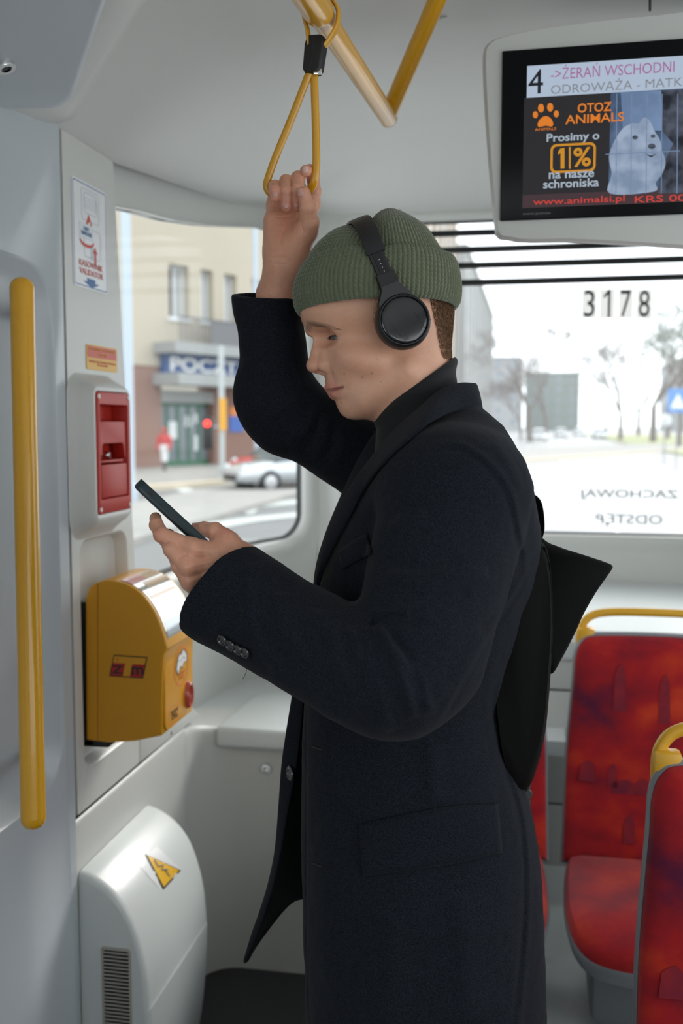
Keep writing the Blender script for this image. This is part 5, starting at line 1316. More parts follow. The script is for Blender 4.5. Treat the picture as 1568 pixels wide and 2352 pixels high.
def drape(name, A, B, nu, mat, par, off=.003, th=.003, bulge=0, flat=None):
    """patch between two pixel polylines, laid on the coat"""
    A, B = spline(A, 6), spline(B, 6); k = min(len(A), len(B)); A = A[np.linspace(0, len(A)-1, k).round().astype(int)]; B = B[np.linspace(0, len(B)-1, k).round().astype(int)]
    v = []; last = None
    for a, b in zip(A, B):
        for i in range(nu+1):
            t = i/nu; q = a*(1-t)+b*t; p = on_coat(q[0], q[1], off+bulge*math.sin(PI*t))
            if p is None: p = last if last is not None else c3(q[0], q[1], 1.3)
            last = p; v.append(p)
    f = [(i*(nu+1)+j, i*(nu+1)+j+1, (i+1)*(nu+1)+j+1, (i+1)*(nu+1)+j) for i in range(k-1) for j in range(nu)]
    o = mk(name, toW(np.array(v)), f, mat, par); solid(o, th, 0); return o
def ribbon(name, A, B, nu, mat, par, bulge=0, th=.004, n=5):
    A, B = spline(A, n), spline(B, n); v = []
    for a, b in zip(A, B):
        for i in range(nu+1): t = i/nu; q = a*(1-t)+b*t; q = q+np.array([0, 0, 1])*bulge*math.sin(PI*t); v.append(q)
    f = [(i*(nu+1)+j, i*(nu+1)+j+1, (i+1)*(nu+1)+j+1, (i+1)*(nu+1)+j) for i in range(len(A)-1) for j in range(nu)]
    o = mk(name, toW(np.array(v)), f, mat, par); solid(o, th, 0); o.modifiers.new('sub', 'SUBSURF').levels = 1; o.modifiers['sub'].render_levels = 1; return o
def hx(pts): return [c3(*p) for p in pts]
def lap(pts, off, dd):
    out = []
    for x, y in pts: p = on_coat(x, y, off); out.append(p if p is not None and -p[2] < dd+.06 else c3(x, y, dd))
    return out
# near collar and lapel: back of the neck round to the buttoning point
inn = hx([(1080, 892, 1.50), (1091, 882, 1.45), (1083, 879, 1.395), (1048, 880, 1.352), (1006, 900, 1.335), (968, 932, 1.330), (930, 965, 1.328), (891, 1003, 1.33), (861, 1041, 1.335), (826, 1087, 1.345), (788, 1148, 1.355), (757, 1213, 1.365), (734, 1290, 1.375), (721, 1374, 1.385)])
outp = [(1090, 950), (1103, 944), (1100, 942), (1046, 951), (990, 979), (945, 1014), (914, 1041), (891, 1064), (868, 1090), (843, 1128), (812, 1186), (776, 1254), (742, 1338), (724, 1386)]
outd = [1.52, 1.46, 1.385, 1.315, 1.30, 1.29, 1.29, 1.295, 1.30, 1.31, 1.325, 1.34, 1.36, 1.375]
oo = []
for i, ((x, y), d_) in enumerate(zip(outp, outd)):
    p = on_coat(x, y, .004); ok = p is not None and abs(-p[2]-d_) < .07 and i > 2; oo.append(p if ok else c3(x, y, d_))
ribbon('collar_lapel', inn, oo, 6, WOOL, coat, bulge=.007, th=.005)
# far lapel
fa_ = hx([(866, 985, 1.47), (834, 1034, 1.475), (807, 1087, 1.47), (776, 1156, 1.465), (746, 1232, 1.46), (725, 1309, 1.45), (719, 1385, 1.44)])
fb_ = hx([(900, 1000, 1.41), (872, 1050, 1.41), (838, 1095, 1.41), (800, 1160, 1.41), (766, 1228, 1.41), (741, 1300, 1.41), (728, 1385, 1.41)])
ribbon('far_lapel', fa_, fb_, 4, WOOL, coat, bulge=.004, th=.005)
# chest pocket welt, pocket flap
drape('chest_pocket', [(782, 1268), (815, 1243), (847, 1227)], [(790, 1309), (822, 1290), (857, 1273)], 5, WOOL, coat, off=.003, th=.003)
drape('pocket_flap', [(827, 1893), (920, 1872), (1030, 1852), (1137, 1847)], [(838, 2012), (930, 1998), (1040, 1982), (1147, 1957)], 8, WOOL, coat, off=.0035, th=.004, bulge=.001)
# far front panel of the open coat swinging forward
L_ = hx([(676, 1560, 1.475), (656, 1680, 1.49), (645, 1760, 1.50), (639, 1850, 1.505), (631, 1950, 1.51), (617, 2022, 1.515), (600, 2080, 1.52), (576, 2150, 1.525), (559, 2208, 1.53)])
M_ = hx([(700, 1570, 1.455), (690, 1690, 1.465), (678, 1780, 1.472), (662, 1860, 1.478), (646, 1955, 1.485), (630, 2030, 1.49), (612, 2090, 1.50), (588, 2155, 1.51), (563, 2214, 1.525)])
N_ = hx([(740, 1570, 1.50), (740, 1690, 1.52), (740, 1780, 1.53), (740, 1860, 1.535), (735, 1950, 1.54), (728, 2052, 1.545), (672, 2072, 1.54), (612, 2142, 1.53), (566, 2212, 1.528)])
ribbon('front_facing', L_, M_, 3, WOOL, coat, bulge=.002, th=.003); M2_ = [p+np.array([-.0035, 0, -.003]) for p in M_]; ribbon('open_front_panel', M2_, N_, 5, LINING, coat, bulge=-.004, th=.004)
# buttons
BTN = pmat('black_button', (.012, .011, .010), .12, coat=.8)
def button(px, py, r, off=.004, at=None, N=None):
    p = on_coat(px, py, off) if at is None else at
    if N is None:
        a, b, c = on_coat(px-6, py, off), on_coat(px+6, py, off), on_coat(px, py+6, off); N = np.cross(b-a, p-c); N = N/np.linalg.norm(N); N = N if N[2] > 0 else -N
    return lathe('button', [(0, .0008), (r*.55, .0008), (r*.66, .0022), (r*.85, .0026), (r, .0012), (r*.95, -.001)], toW(p), RM @ N, BTN, coat, n=28)
for x, y in ((515, 1467), (533, 1479), (551, 1489), (567, 1496)): button(x, y, .0075)
button(0, 0, .011, at=c3(666, 1776, 1.474), N=np.array([-.85, 0, .5]))
for x, y in ((727, 1716), (727, 1984)):
    q = [on_coat(x-10, y-2, .0008), on_coat(x, y+2, .0008), on_coat(x+14, y+7, .0008)]
    tube('buttonhole', [toW(a) for a in q], .0011, LINING, coat, n=6)
p = on_coat(568, 1520, .001, 1.25)
tube('loose_thread', [toW(a) for a in (c3(572, 1515, 1.245), c3(570, 1530, 1.245), c3(566, 1540, 1.245), c3(562, 1552, 1.245), c3(557, 1560, 1.245))], .0003, BLACKPR, coat, n=4)
# turtleneck
def tn_sdf(pc):
    p = to_h(pc); p[:, 2] = np.abs(p[:, 2]); nn = np.array([-.577, -.817, 0]); pl = (p-np.array([848, 957, 0])) @ nn+6*np.clip((p[:, 0]-900)/80, 0, 1)*0
    d = cap_(p, (946, 770, 0), (962, 1060, 0), 88, 97); d = smin(d, cap_(p, (985, 700, 0), (990, 930, 0), 47, 60), 26); d = smin(d, cap_(p, (966, 1060, 0), (985, 1300, 0), 100, 165), 20)
    d = d-5.5*np.exp(-((pl+12)/10)**2)
    d = d+1.5*np.exp(-((pl+34)/7)**2)
    d = smax(d, pl, 5); d = np.maximum(d, p[:, 1]-1280)
    return d*HS
V, F = sdf_mesh(tn_sdf, c3(960, 940, 1.4)-np.array([.12, .22, .11]), c3(960, 940, 1.4)+np.array([.12, .12, .11]), .0026)
link('turtleneck', npmesh('turtleneck', toW(V), F), KNITB, person)
# trousers and shoes (below the picture)
def tr_sdf(p): 
    z = (toW(p))[:, 2]; return np.maximum(body_sdf(p)-.014, np.maximum(z-.85, .07-z))
lo, hi = toW_inv_lo(), toW_inv_hi()
V, F = sdf_mesh(tr_sdf, lo, hi, .012); Wv = toW(V); Wv = Wv
link('trousers', npmesh('trousers', Wv, F), pmat('black_trousers', (.01, .01, .012), .8), person)
SHOE = pmat('black_leather', (.01, .01, .01), .3, coat=.4)
for hd, sx in ((1.34, -15), (1.50, 15)):
    hw = toW(T3(985+sx, 1950, hd)); ax, ay = hw[0]+.01+sx*.003, hw[1]
    prof = [(-.20, .012, .018), (-.18, .035, .035), (-.12, .048, .045), (-.05, .045, .07), (0, .040, .095), (.04, .040, .10), (.07, .030, .06)]
    v = []; n = 16; f = []
    for x, w, h in prof:
        for j in range(n): a = 2*PI*j/n; v.append((ax+x, ay+w*math.cos(a), max(0.0, h/2+h/2*math.sin(a))))
    for i in range(len(prof)-1):
        for j in range(n): f.append((i*n+j, i*n+(j+1) % n, (i+1)*n+(j+1) % n, (i+1)*n+j))
    f += [tuple(range(n)), tuple(range((len(prof)-1)*n, len(prof)*n))]
    o = mk('shoe', v, f, SHOE, person); recalc(o)

# ------------------------------------------------------------------ beanie
GW = pmat('green_wool', (.165, .185, .118), .95, spec=.15, sheen=.6, bump=(2200, .6, 3), noise=(1200, (.105, .122, .072), .5))
HC = c3(866, 640, 1.4)
def hat_mesh(rows, ribs, sps):
    """rows: (py centre, x front px, x back px, half depth m, stitch phase)"""
    n = ribs*sps; ph = np.arange(n)/n*2*PI; v = []
    for (yf, yb, xf, xb, hw, k, amp) in rows:
        cx, a = (xf+xb)/2, (xb-xf)/2
        cosp, sinp = np.cos(ph), np.sin(ph)
        q = (np.arange(n) % sps)/sps; rib = np.abs(np.sin(PI*q))**.7*.0022-.0008
        st_ = .0006*np.sin(2*PI*(k+.25*np.sign(np.sin(2*PI*q))))
        rad = (rib+st_)*amp
        x = cx+a*cosp; y = (yf+yb)/2+(yb-yf)/2*cosp
        L = np.array([0, 0, 1.])
        P = np.stack([(x-784)/FPX*1.4, (1176-y)/FPX*1.4, -1.4+hw*sinp], 1)
        am = a/FPX*1.4; N = np.stack([cosp/max(am, .01), 0*cosp, sinp/max(hw, .01)], 1); N /= np.linalg.norm(N, axis=1)[:, None]
        v.append(P+N*rad[:, None])
    V = np.concatenate(v); m = len(rows); i, j = np.meshgrid(np.arange(m-1), np.arange(n), indexing='ij'); i = i.ravel(); j = j.ravel()
    F = np.stack([i*n+j, (i+1)*n+j, (i+1)*n+(j+1) % n, i*n+(j+1) % n], 1)
    return V, F
def rows_from(keys, m, ppr, amp=1.0):
    K = np.array(keys, float); t = np.linspace(0, len(K)-1, m); out = []
    S = spline(keys, 12); u = np.linspace(0, len(S)-1, m)
    R = np.stack([np.interp(u, np.arange(len(S)), S[:, c]) for c in range(S.shape[1])], 1)
    for i, r in enumerate(R): out.append((*r[:5], i/ppr, amp))
    return out
RIBS = 104
# dome: yf (front rim y), yb, x front, x back, half depth
dome = rows_from([(640, 655, 694, 1040, .086), (606, 612, 703, 1030, .0865), (585, 590, 713, 1016, .0855), (562, 560, 732, 1000, .080), (540, 530, 760, 978, .068), (522, 512, 795, 955, .052), (509, 500, 832, 930, .034), (503, 497, 862, 908, .016), (502, 498, 884, 890, .003)], 110, 5)
V1, F1 = hat_mesh(dome, RIBS, 6)
cuff = rows_from([(712, 702, 697, 1030, .086), (722, 708, 687, 1044, .090), (700, 694, 676, 1054, .0945), (660, 660, 675.5, 1057, .0965), (625, 622, 688, 1052, .0955), (603, 600, 701, 1043, .092), (600, 597, 709, 1036, .0885), (612, 612, 710, 1032, .087), (650, 650, 705, 1032, .087)], 150, 5)
V2, F2 = hat_mesh(cuff, RIBS, 6)
# dent where the headband presses on the dome
HA = np.array([(822-921), -(500-742), 0.]); HA /= np.linalg.norm(HA); HP = np.cross(HA, [0, 0, 1.])          # band direction up, plane normal
HC2 = c3(921, 742, 1.4)
def press(V, depth):
    q = V-HC2; a = q @ HP; up = q @ HA; r = np.hypot(up, q[:, 2])
    k = depth*np.exp(-(a/.021)**2)*np.clip((up-.02)/.04, 0, 1)
    q = q-(HA*up[:, None]+np.array([0, 0, 1.])*q[:, 2:3])*(k/np.maximum(r, .01))[:, None]
    puff = .006*np.exp(-((a-.040)/.022)**2)*np.clip((up-.08)/.05, 0, 1)     # bulge behind the band
    return HC2+q+HA*puff[:, None]
cuffbite = np.clip((c3(0, 610, 1.4)[1]-V1[:, 1])/.01, 0, 1)
V1 = press(V1, .011); V2 = press(V2, .006)
Vh = np.concatenate([V1, V2]); Fh = np.concatenate([F1, F2+len(V1)])
Vh = Vh+.0006*np.stack([vnoise(Vh, 60, s) for s in (1, 2, 3)], 1)
beanie = link('beanie', npmesh('beanie', toW(Vh), Fh), GW, person, label='green rib-knit beanie with a folded cuff')
def strands(name, base, nrm, L, jit, mat, par, w=.00012, tang=None, seed=3):
    r_ = np.random.RandomState(seed); n = len(base); d = nrm+r_.normal(0, jit, (n, 3)); d /= np.linalg.norm(d, axis=1)[:, None]
    if tang is not None: d = d*.35+tang; d /= np.linalg.norm(d, axis=1)[:, None]
    s = np.cross(d, r_.normal(0, 1, (n, 3))); s /= np.linalg.norm(s, axis=1)[:, None]; l = L*r_.uniform(.5, 1.2, n)[:, None]
    mid = base+d*l*.5+r_.normal(0, .12, (n, 3))*l*.5
    V = np.stack([base-s*w, base+s*w, mid+s*w*.7, base+d*l], 1).reshape(-1, 3); k = np.arange(n)*4
    F = np.stack([k, k+1, k+2, k+3], 1); o = link(name, npmesh(name, toW(V), F), mat, par); o['kind'] = 'stuff'; return o
def fnorm(V, F): a, b, c = V[F[:, 0]], V[F[:, 1]], V[F[:, 2]]; n = np.cross(b-a, c-a); return n/(np.linalg.norm(n, axis=1)[:, None]+1e-12), (a+c)/2
n_, c_ = fnorm(V2, F2); sel = rng.choice(len(c_), 6000); o_ = c_-HC; sg_ = np.sign(np.sum(n_*o_*np.array([1, 0, 1]), axis=1))[:, None]; sg_[sg_ == 0] = 1
strands('wool_fuzz', c_[sel], (n_*sg_)[sel], .0022, .6, GW, beanie, w=.00009)
n_, c_ = fnorm(V1, F1); sel = rng.choice(len(c_), 4000); o_ = c_-HC; sg_ = np.sign(np.sum(n_*o_, axis=1))[:, None]; sg_[sg_ == 0] = 1
strands('wool_fuzz', c_[sel], (n_*sg_)[sel], .0020, .6, GW, beanie, w=.00009)
# hair at the nape and temple, brows, lashes
HAIR = pmat('brown_hair', (.16, .082, .038), .5, noise=(500, (.26, .145, .07), .5))
hd = V_[:]; hh = to_h(hd); an = np.abs(hh[:, 2])
ng = np.zeros_like(hd)
a_, b_, c__ = hd[F_[:, 0]], hd[F_[:, 1]], hd[F_[:, 2]]; fnn = np.cross(b_-a_, c__-a_); 
for k in range(4): np.add.at(ng, F_[:, k], fnn)
ng /= np.linalg.norm(ng, axis=1)[:, None]+1e-12
if np.mean(np.sum(ng[:5000]*(hd[:5000]-HO), axis=1)) < 0 and False: ng = -ng
hm = (hh[:, 0] > 905) & (hh[:, 0] < 1060) & (hh[:, 1] > 690) & (hh[:, 1] < 826) & (an < 130) & (hh[:, 0] > 966+(hh[:, 1]-700)*.30)
ids = np.where(hm)[0]; ids = rng.choice(ids, min(15000, len(ids)*2))
tdir = (-HY*-1.0)*0+np.array([0, -1., 0])+HX*.15
strands('hair', hd[ids], ng[ids], .0050, .25, HAIR, person, w=.00011, tang=tdir)
tm = (hh[:, 0] > 838) & (hh[:, 0] < 905) & (hh[:, 1] > 690) & (hh[:, 1] < 760) & (hh[:, 2] > 40); ids = np.where(tm)[0]
if len(ids): ids = rng.choice(ids, 700); strands('hair', hd[ids], ng[ids], .0040, .3, HAIR, person, w=.00007, tang=np.array([.2, -1., 0]))
browy = np.interp(an, [8, 35, 52, 78], [767, 753, 757, 770])
bm = (np.abs(hh[:, 1]-browy) < 6.0) & (an > 12) & (hh[:, 2] > 14) & (an < 76) & (hh[:, 0] < 830) & (hh[:, 0] > 690); ids = np.where(bm)[0]
if len(ids): ids = rng.choice(ids, 1300); strands('eyebrow', hd[ids]+ng[ids]*.0002, ng[ids], .0048, .2, pmat('brow_hair', (.06, .032, .018), .5), person, w=.00011, tang=(HX*.9+np.array([0, .35, 0])))
for s in (1, -1):
    lam = np.linspace(-.6, 1.2, 26); op = np.sqrt(np.sin(PI*(lam+.75)/2.1)); el = .14-.23*op; r_l = ER+2.2
    b_ = np.stack([EYE[0]-r_l*np.cos(el)*np.cos(lam), EYE[1]+r_l*np.sin(el), s*(EYE[2]+r_l*np.cos(el)*np.sin(lam))], 1)
    dn = np.stack([-np.cos(lam), .45+0*lam, s*np.sin(lam)], 1)
    bc = np.array([fr_h(*q) for q in b_]); dc_ = np.array([HX*q[0]+HY*q[1]+HN*q[2] for q in dn]); dc_ /= np.linalg.norm(dc_, axis=1)[:, None]
    bc = np.repeat(bc, 3, 0); dc_ = np.repeat(dc_, 3, 0)
    strands('eyelashes', bc, dc_, .0058, .12, BLACKPR, person, w=.00016, seed=5)
# fingernails
NAIL = pmat('nail', (.60, .33, .27), .25, coat=.4)
def nail(c, N, U, w, l):
    N = np.array(N, float); N /= np.linalg.norm(N); U = np.array(U, float); U -= N*(U @ N); U /= np.linalg.norm(U); S_ = np.cross(N, U)
    v = []; f = []; m = 8
    for i in range(m+1):
        for j in range(m+1):
            a, b = i/m*2-1, j/m*2-1; aa = a*math.sqrt(1-b*b/2); bb = b*math.sqrt(1-a*a/2)
            v.append(c+S_*aa*w+U*bb*l-N*(aa*aa*w*.45))
    f = [(i*(m+1)+j, i*(m+1)+j+1, (i+1)*(m+1)+j+1, (i+1)*(m+1)+j) for i in range(m) for j in range(m)]
    o = mk('fingernail', toW(np.array(v)), f, NAIL, person); solid(o, .0006, 0)
zt3 = np.array([0, 0, 1.])
nail(q3(452, 668, 1.424)+zt3*.0078, (0, .1, 1), (0, -1, 0), .0047, .0055)
nail(q3(604, 815, 1.428)+zt3*.0084, (0, .1, 1), (0, -1, 0), .0055, .0068)
nail(q3(760, 810, 1.432)+zt3*.0084, (.1, .1, 1), (0, -1, 0), .0050, .0060)
nail(q3(845, 650, 1.408)+np.array([-.004, -.0, .0086]), (-.35, 0, 1), (-.3, 1, 0), .0050, .0062)
nail(q3(872, 335, 1.434)+zt3*.0086, (-.1, -.2, 1), (0, 1, 0), .0052, .0055)
nail(c3(452, 1214, 1.322)+np.array([0, .0070, .0036]), (-.1, 1, .55), (-1, -.1, 0), .0052, .0062)

# ------------------------------------------------------------------ headphones
hp_ = empty('headphones', label='black over-ear headphones worn over the green beanie', category='headphones')
HB = pmat('headphone_black', (.010, .010, .011), .38, bump=(2500, .1), spec=.45); HG = pmat('headphone_gloss', (.010, .010, .012), .15, coat=.6); HGR = pmat('slider_grey', (.035, .034, .040), .35, metal=.5)
for s in (1, -1):
    nz = HN*s; nz = nz+np.array([0, .0, 0]); nz /= np.linalg.norm(nz)
    cc = HC2+HN*s*.088 if s > 0 else HC2+HN*s*.088
    cc = HC2+HN*s*.082
    if s > 0: cc = c3(922, 741, 1.4-.082)
    Cw = toW(cc); Nw = RM @ nz
    R0 = .0372
    lathe('ear_cushion', [(.026, .006), (.033, .008), (.0355, .012), (.0362, .018), (.035, .022), (.03, .022)], Cw-Nw*.012, Nw, pmat('cushion_black', (.012, .012, .012), .5), hp_, n=64)
    o = lathe('ear_cup', [(R0*.90, -.002), (R0*.985, .0), (R0, .004), (R0*.985, .012), (R0*.94, .018), (R0*.885, .0215), (R0*.86, .0215), (R0*.855, .0195), (R0*.84, .0195)], Cw, Nw, HB, hp_, n=96)
    lathe('cup_disc', [(0, .0205), (R0*.3, .0205), (R0*.7, .0202), (R0*.80, .0198), (R0*.835, .0185), (R0*.84, .016)], Cw, Nw, HG, hp_, n=96)
    up = RM @ HA; sd_ = np.cross(up, Nw)
    if s > 0:
        a45 = math.radians(14); u1 = sd_*math.cos(a45)+up*math.sin(a45); u2 = up*math.cos(a45)-sd_*math.sin(a45)
        q = [Cw+Nw*.0207+u1*a*.0165+u2*b*.0165 for a, b in ((-1, -1), (1, -1), (1, 1), (-1, 1))]
        tube('disc_square', q, .00018, pmat('square_edge', (.05, .05, .055), .4), hp_, n=4, closed=True)
        for a in (-.35, 3.3):
            p = Cw+Nw*.0170+sd_*math.cos(a)*R0*.92+up*math.sin(a)*R0*.92; t_ = -sd_*math.sin(a)+up*math.cos(a)
            tube('hinge_notch', [p-(sd_*math.cos(a)+up*math.sin(a))*.003, p, p+(sd_*math.cos(a)+up*math.sin(a))*.0015], .0006, pmat('notch', (.001, .001, .001), .9), hp_, n=5)
    # yoke: neck of the cup, joint block, slider, padded band
    def plate(name, a0, a1, w0, w1, n0, n1, th, mat, bev=.002, k=6):
        v = []; f = []
        for i in range(k+1):
            t = i/k; h_ = a0+(a1-a0)*t; e_ = t*t*(3-2*t) if name == 'yoke_neck' else t; w = w0+(w1-w0)*e_; nn = n0+(n1-n0)*t
            for (sx, sn) in ((-1, 0), (-.92, 1), (.92, 1), (1, 0), (.92, -1), (-.92, -1)): v.append(Cw+up*h_+sd_*sx*w+Nw*(nn+sn*th/2))
        for i in range(k):
            for j in range(6): f.append((i*6+j, i*6+(j+1) % 6, (i+1)*6+(j+1) % 6, (i+1)*6+j))
        f += [tuple(range(6)), tuple(range(k*6, k*6+6))]
        o = mk(name, v, f, mat, hp_); recalc(o); autosmooth(o, 30); return o
    plate('yoke_neck', .026, .050, .0262, .0135, .012, .0150, .014, HB)
    plate('joint_block', .047, .066, .0140, .0135, .0155, .0155, .011, HB)
    sl_ = plate('slider', .064, .096, .0105, .0105, .0150, .0120, .0045, HGR)
    plate('slider_face', .066, .094, .0060, .0060, .0175, .0147, .001, HB)
    for i in range(4): lathe('slider_pin', [(0, .0004), (.0006, .0003)], Cw+up*(.069+.0055*i)+Nw*(.0182-.0005*i), Nw, STEEL, hp_, n=8)
# band arc over the head
th = np.linspace(-1, 1, 41); pts = []
cA = toW(c3(922, 741, 1.4-.082)); upw = RM @ HA; Nw = RM @ HN; mid = toW(HC2); off = cA-(mid+Nw*.082)
prof_ = []
for t in th:
    a = t*math.radians(88); 
    y = .090+.0640*abs(math.cos(a))**.72; x = .0905*math.sin(a) if True else 0
    x = .0955*math.copysign(abs(math.sin(a))**.72, math.sin(a))
    prof_.append(mid+off*1.0*(t+1)/2+upw*y+Nw*x)
P = np.array(prof_); T = np.gradient(P, axis=0); T /= np.linalg.norm(T, axis=1)[:, None]; sdw = np.cross(upw, Nw)
def bandm(name, wd, t0, t1, sl, mat):
    v = []; f = []; m = 10; k = 0
    for i in range(*sl):
        nrm_ = np.cross(T[i], sdw); nrm_ /= np.linalg.norm(nrm_); 
        if nrm_ @ (P[i]-(mid+upw*.06)) < 0: nrm_ = -nrm_
        w = wd*(1-.10*abs(th[i]))
        for j in range(m): a = 2*PI*j/m+PI/m; cx = math.copysign(abs(math.cos(a))**.4, math.cos(a))*w; cz__ = math.copysign(abs(math.sin(a))**.6, math.sin(a))*(t1-t0)/2+(t0+t1)/2; v.append(P[i]+sdw*cx+nrm_*cz__)
        k += 1
    for i in range(k-1):
        for j in range(m): f.append((i*m+j, i*m+(j+1) % m, (i+1)*m+(j+1) % m, (i+1)*m+j))
    f += [tuple(range(m)), tuple(range((k-1)*m, k*m))]
    o = mk(name, v, f, mat, hp_); recalc(o); autosmooth(o, 50); return o
bandm('headband', .0145, -.0005, .0045, (0, 41), HB); bandm('headband_padding', .0125, -.006, .0, (6, 35), pmat('band_padding', (.02, .017, .016), .7))

# ------------------------------------------------------------------ phone
ph = empty('smartphone', label='smartphone in a dark green case held in the left hand', category='phone')
ctr = c3(413, 1199, 1.325); Lx = np.array([.733, -.680, .0]); Lx /= np.linalg.norm(Lx); Wd = np.array([-.175, -.022, -1.]); Wd /= np.linalg.norm(Wd); Nn_ = np.cross(Wd, Lx); Nn_ /= np.linalg.norm(Nn_)
if Nn_[0] < 0: Nn_ = -Nn_
Wd = np.cross(Lx, Nn_); Wd = Wd if Wd[2] < 0 else -Wd
CASE = pmat('dark_green_case', (.010, .026, .032), .38, bump=(1500, .05), coat=.1)
mph = lambda a, b, d: toW(ctr+Lx*a+Wd*b+Nn_*(d*1.18))
o = loops('phone_case', [(rrect(0, 0, .0730-.003, .0365-.003, .010), -.0065), (rrect(0, 0, .0730-.0012, .0365-.0012, .0115), -.0058), (rrect(0, 0, .0730, .0365, .0125), -.0040), (rrect(0, 0, .0730, .0365, .0125), .0045), (rrect(0, 0, .0722, .0357, .012), .0056), (rrect(0, 0, .071, .0345, .0115), .0052)], mph, CASE, ph, cap=True)
v = [mph(x, y, -.0065) for x, y in rrect(0, 0, .070, .0335, .010)]; mk('case_back', v, [tuple(range(len(v)))], CASE, ph)
loops('phone_screen', [(rrect(0, 0, .0705, .034, .011), .0050), (rrect(0, 0, .069, .0325, .010), .0054)], mph, pmat('phone_glass', (.02, .02, .025), .05, coat=1, emit=((.5, .55, .6), .15)), ph, cap=True)
mside = lambda a, d, o_: toW(ctr+Lx*a+Wd*(-.0365-o_)+Nn_*d)
def along(px): return (px-413)/.733*1.29/FPX
for i, (x0, x1) in enumerate(((361, 376), (377, 392))):
    a0, a1 = along(x0), along(x1)
    loops('volume_button', [(rrect((a0+a1)/2, 0, (a1-a0)/2, .0014, .0013), -.0005), (rrect((a0+a1)/2, 0, (a1-a0)/2-.0002, .0012, .0011), .0007)], mside, CASE, ph, cap=True)
a0, a1 = along(345), along(356)
loops('switch_cutout', [(rrect((a0+a1)/2, 0, (a1-a0)/2, .0022, .0012), .0003), (rrect((a0+a1)/2, 0, (a1-a0)/2-.0004, .0018, .001), .0004)], mside, BLACK, ph, cap=True)

# ------------------------------------------------------------------ hanging strap and overhead tubes
bars = empty('overhead_rail', label='yellow overhead grab rail with a strut rising to the ceiling', category='grab rail')
e1 = w3(892, 272, 1.98); p1 = w3(738, 36, 1.40); dB = (e1-p1)/np.linalg.norm(e1-p1)
tube('rail_tube', [p1-dB*.75, p1, e1-dB*.1, e1], .0175, YELTUBE, bars, n=32)
lathe('rail_end_cap', [(.0178, -.002), (.0178, 0), (.016, .004), (.010, .006), (0, .0065)], e1, dB, YELTUBE, bars, n=32)
e2 = w3(1012, -20, 1.78); a2 = e1-dB*.015; d2 = (e2-a2)/np.linalg.norm(e2-a2)
tube('strut_tube', [a2, a2+d2*(2.372-a2[2])/d2[2]], .0165, YELTUBE, bars, n=32)
lathe('ceiling_flange', [(.035, 0), (.035, -.004), (.018, -.006)], a2+d2*(2.372-a2[2])/d2[2], (0, 0, 1), YELTUBE, bars, n=28)
sv0 = w3(741, 52, 1.385)
sv = p1+dB*np.dot(sv0-p1, dB)
lathe('rail_sleeve', [(.0178, .003), (.0212, .001), (.0215, -.004), (.0215, -.70)], sv, dB, YELTUBE, bars, n=36)
lathe('ceiling_flange', [(.035, 0), (.035, -.004), (.018, -.006)], p1-dB*.75+np.array([0, 0, .02]), (0, 0, 1), YELTUBE, bars, n=28)
tube('ceiling_post', [p1-dB*.73, (p1-dB*.73)*np.array([1, 1, 0])+np.array([0, 0, 2.372])], .0165, YELTUBE, bars, n=24)
hs = empty('hanging_strap', label='yellow loop hand strap with a black buckle on the overhead rail', category='hand strap')
STRAP = pmat('yellow_strap', (.62, .30, .008), .3, coat=.4, bump=(500, .1))
low = spline([c3(717, 150, 1.412), c3(705, 180, 1.414), c3(670, 270, 1.43), c3(635, 355, 1.445), c3(616, 408, 1.452), c3(612, 428, 1.454), c3(622, 444, 1.456), c3(650, 446, 1.458), c3(690, 444, 1.456), c3(712, 434, 1.448), c3(722, 414, 1.440), c3(726, 380, 1.436), c3(725, 300, 1.428), c3(722, 200, 1.416), c3(720, 150, 1.412)], 6)
tube('strap_loop', [toW(p) for p in low], .0050, STRAP, hs, n=12, ell=(.85, 1.15))
perp = np.cross(dB, [0, 0, 1.]); perp /= np.linalg.norm(perp); upb = np.cross(perp, dB)
bk = w3(722, 128, 1.410); cB = p1+dB*np.dot(bk-p1, dB)*.6
R_b = .0245
ring = [bk+perp*.006, cB-upb*.02+perp*.020]+[cB+(perp*math.cos(a)+upb*math.sin(a))*R_b for a in np.linspace(-.1, PI+.1, 12)]+[cB-upb*.02-perp*.020, bk-perp*.006]
tube('upper_loop', spline(ring, 3), .0058, STRAP, hs, n=10, ell=(.55, 1.5), up=dB)
b = bmesh.new(); bk2 = w3(723, 128, 1.408)
bb = [(-.022, .0105), (-.018, .0135), (.012, .0150), (.021, .0125), (.022, .010)]
v = []
for h_, w in bb:
    for (x, y) in rrect(0, 0, w, .0095, .004, 3, 2): v.append((h_, x, y))
n = len(rrect(0, 0, .01, .0095, .004, 3, 2)); ux = RM @ np.array([.94, -.12, .34]); ux /= np.linalg.norm(ux); uz = RM @ np.array([.05, 1, 0]); uz = uz-ux*(uz @ ux); uz /= np.linalg.norm(uz); uy = np.cross(uz, ux)
Vv = [bk2+uz*h_*1.15+ux*x+uy*y for h_, x, y in v]
f = [(i*n+j, i*n+(j+1) % n, (i+1)*n+(j+1) % n, (i+1)*n+j) for i in range(4) for j in range(n)]+[tuple(range(n)), tuple(range(4*n, 5*n))]
b.free()
o = mk('buckle', Vv, f, RUBBER, hs); recalc(o); autosmooth(o, 50)
tube('buckle_seam', [bk2-uy*0+uz*.024-uy*.0098, bk2-uz*.024-uy*.0098], .0006, DARK, hs, n=5)
box('buckle_clip', (-.006, -.002, -.004), (.006, .002, .004), CHROME, hs, bev=.001).location = tuple(bk2+ux*.009-uz*.0245-uy*.004)

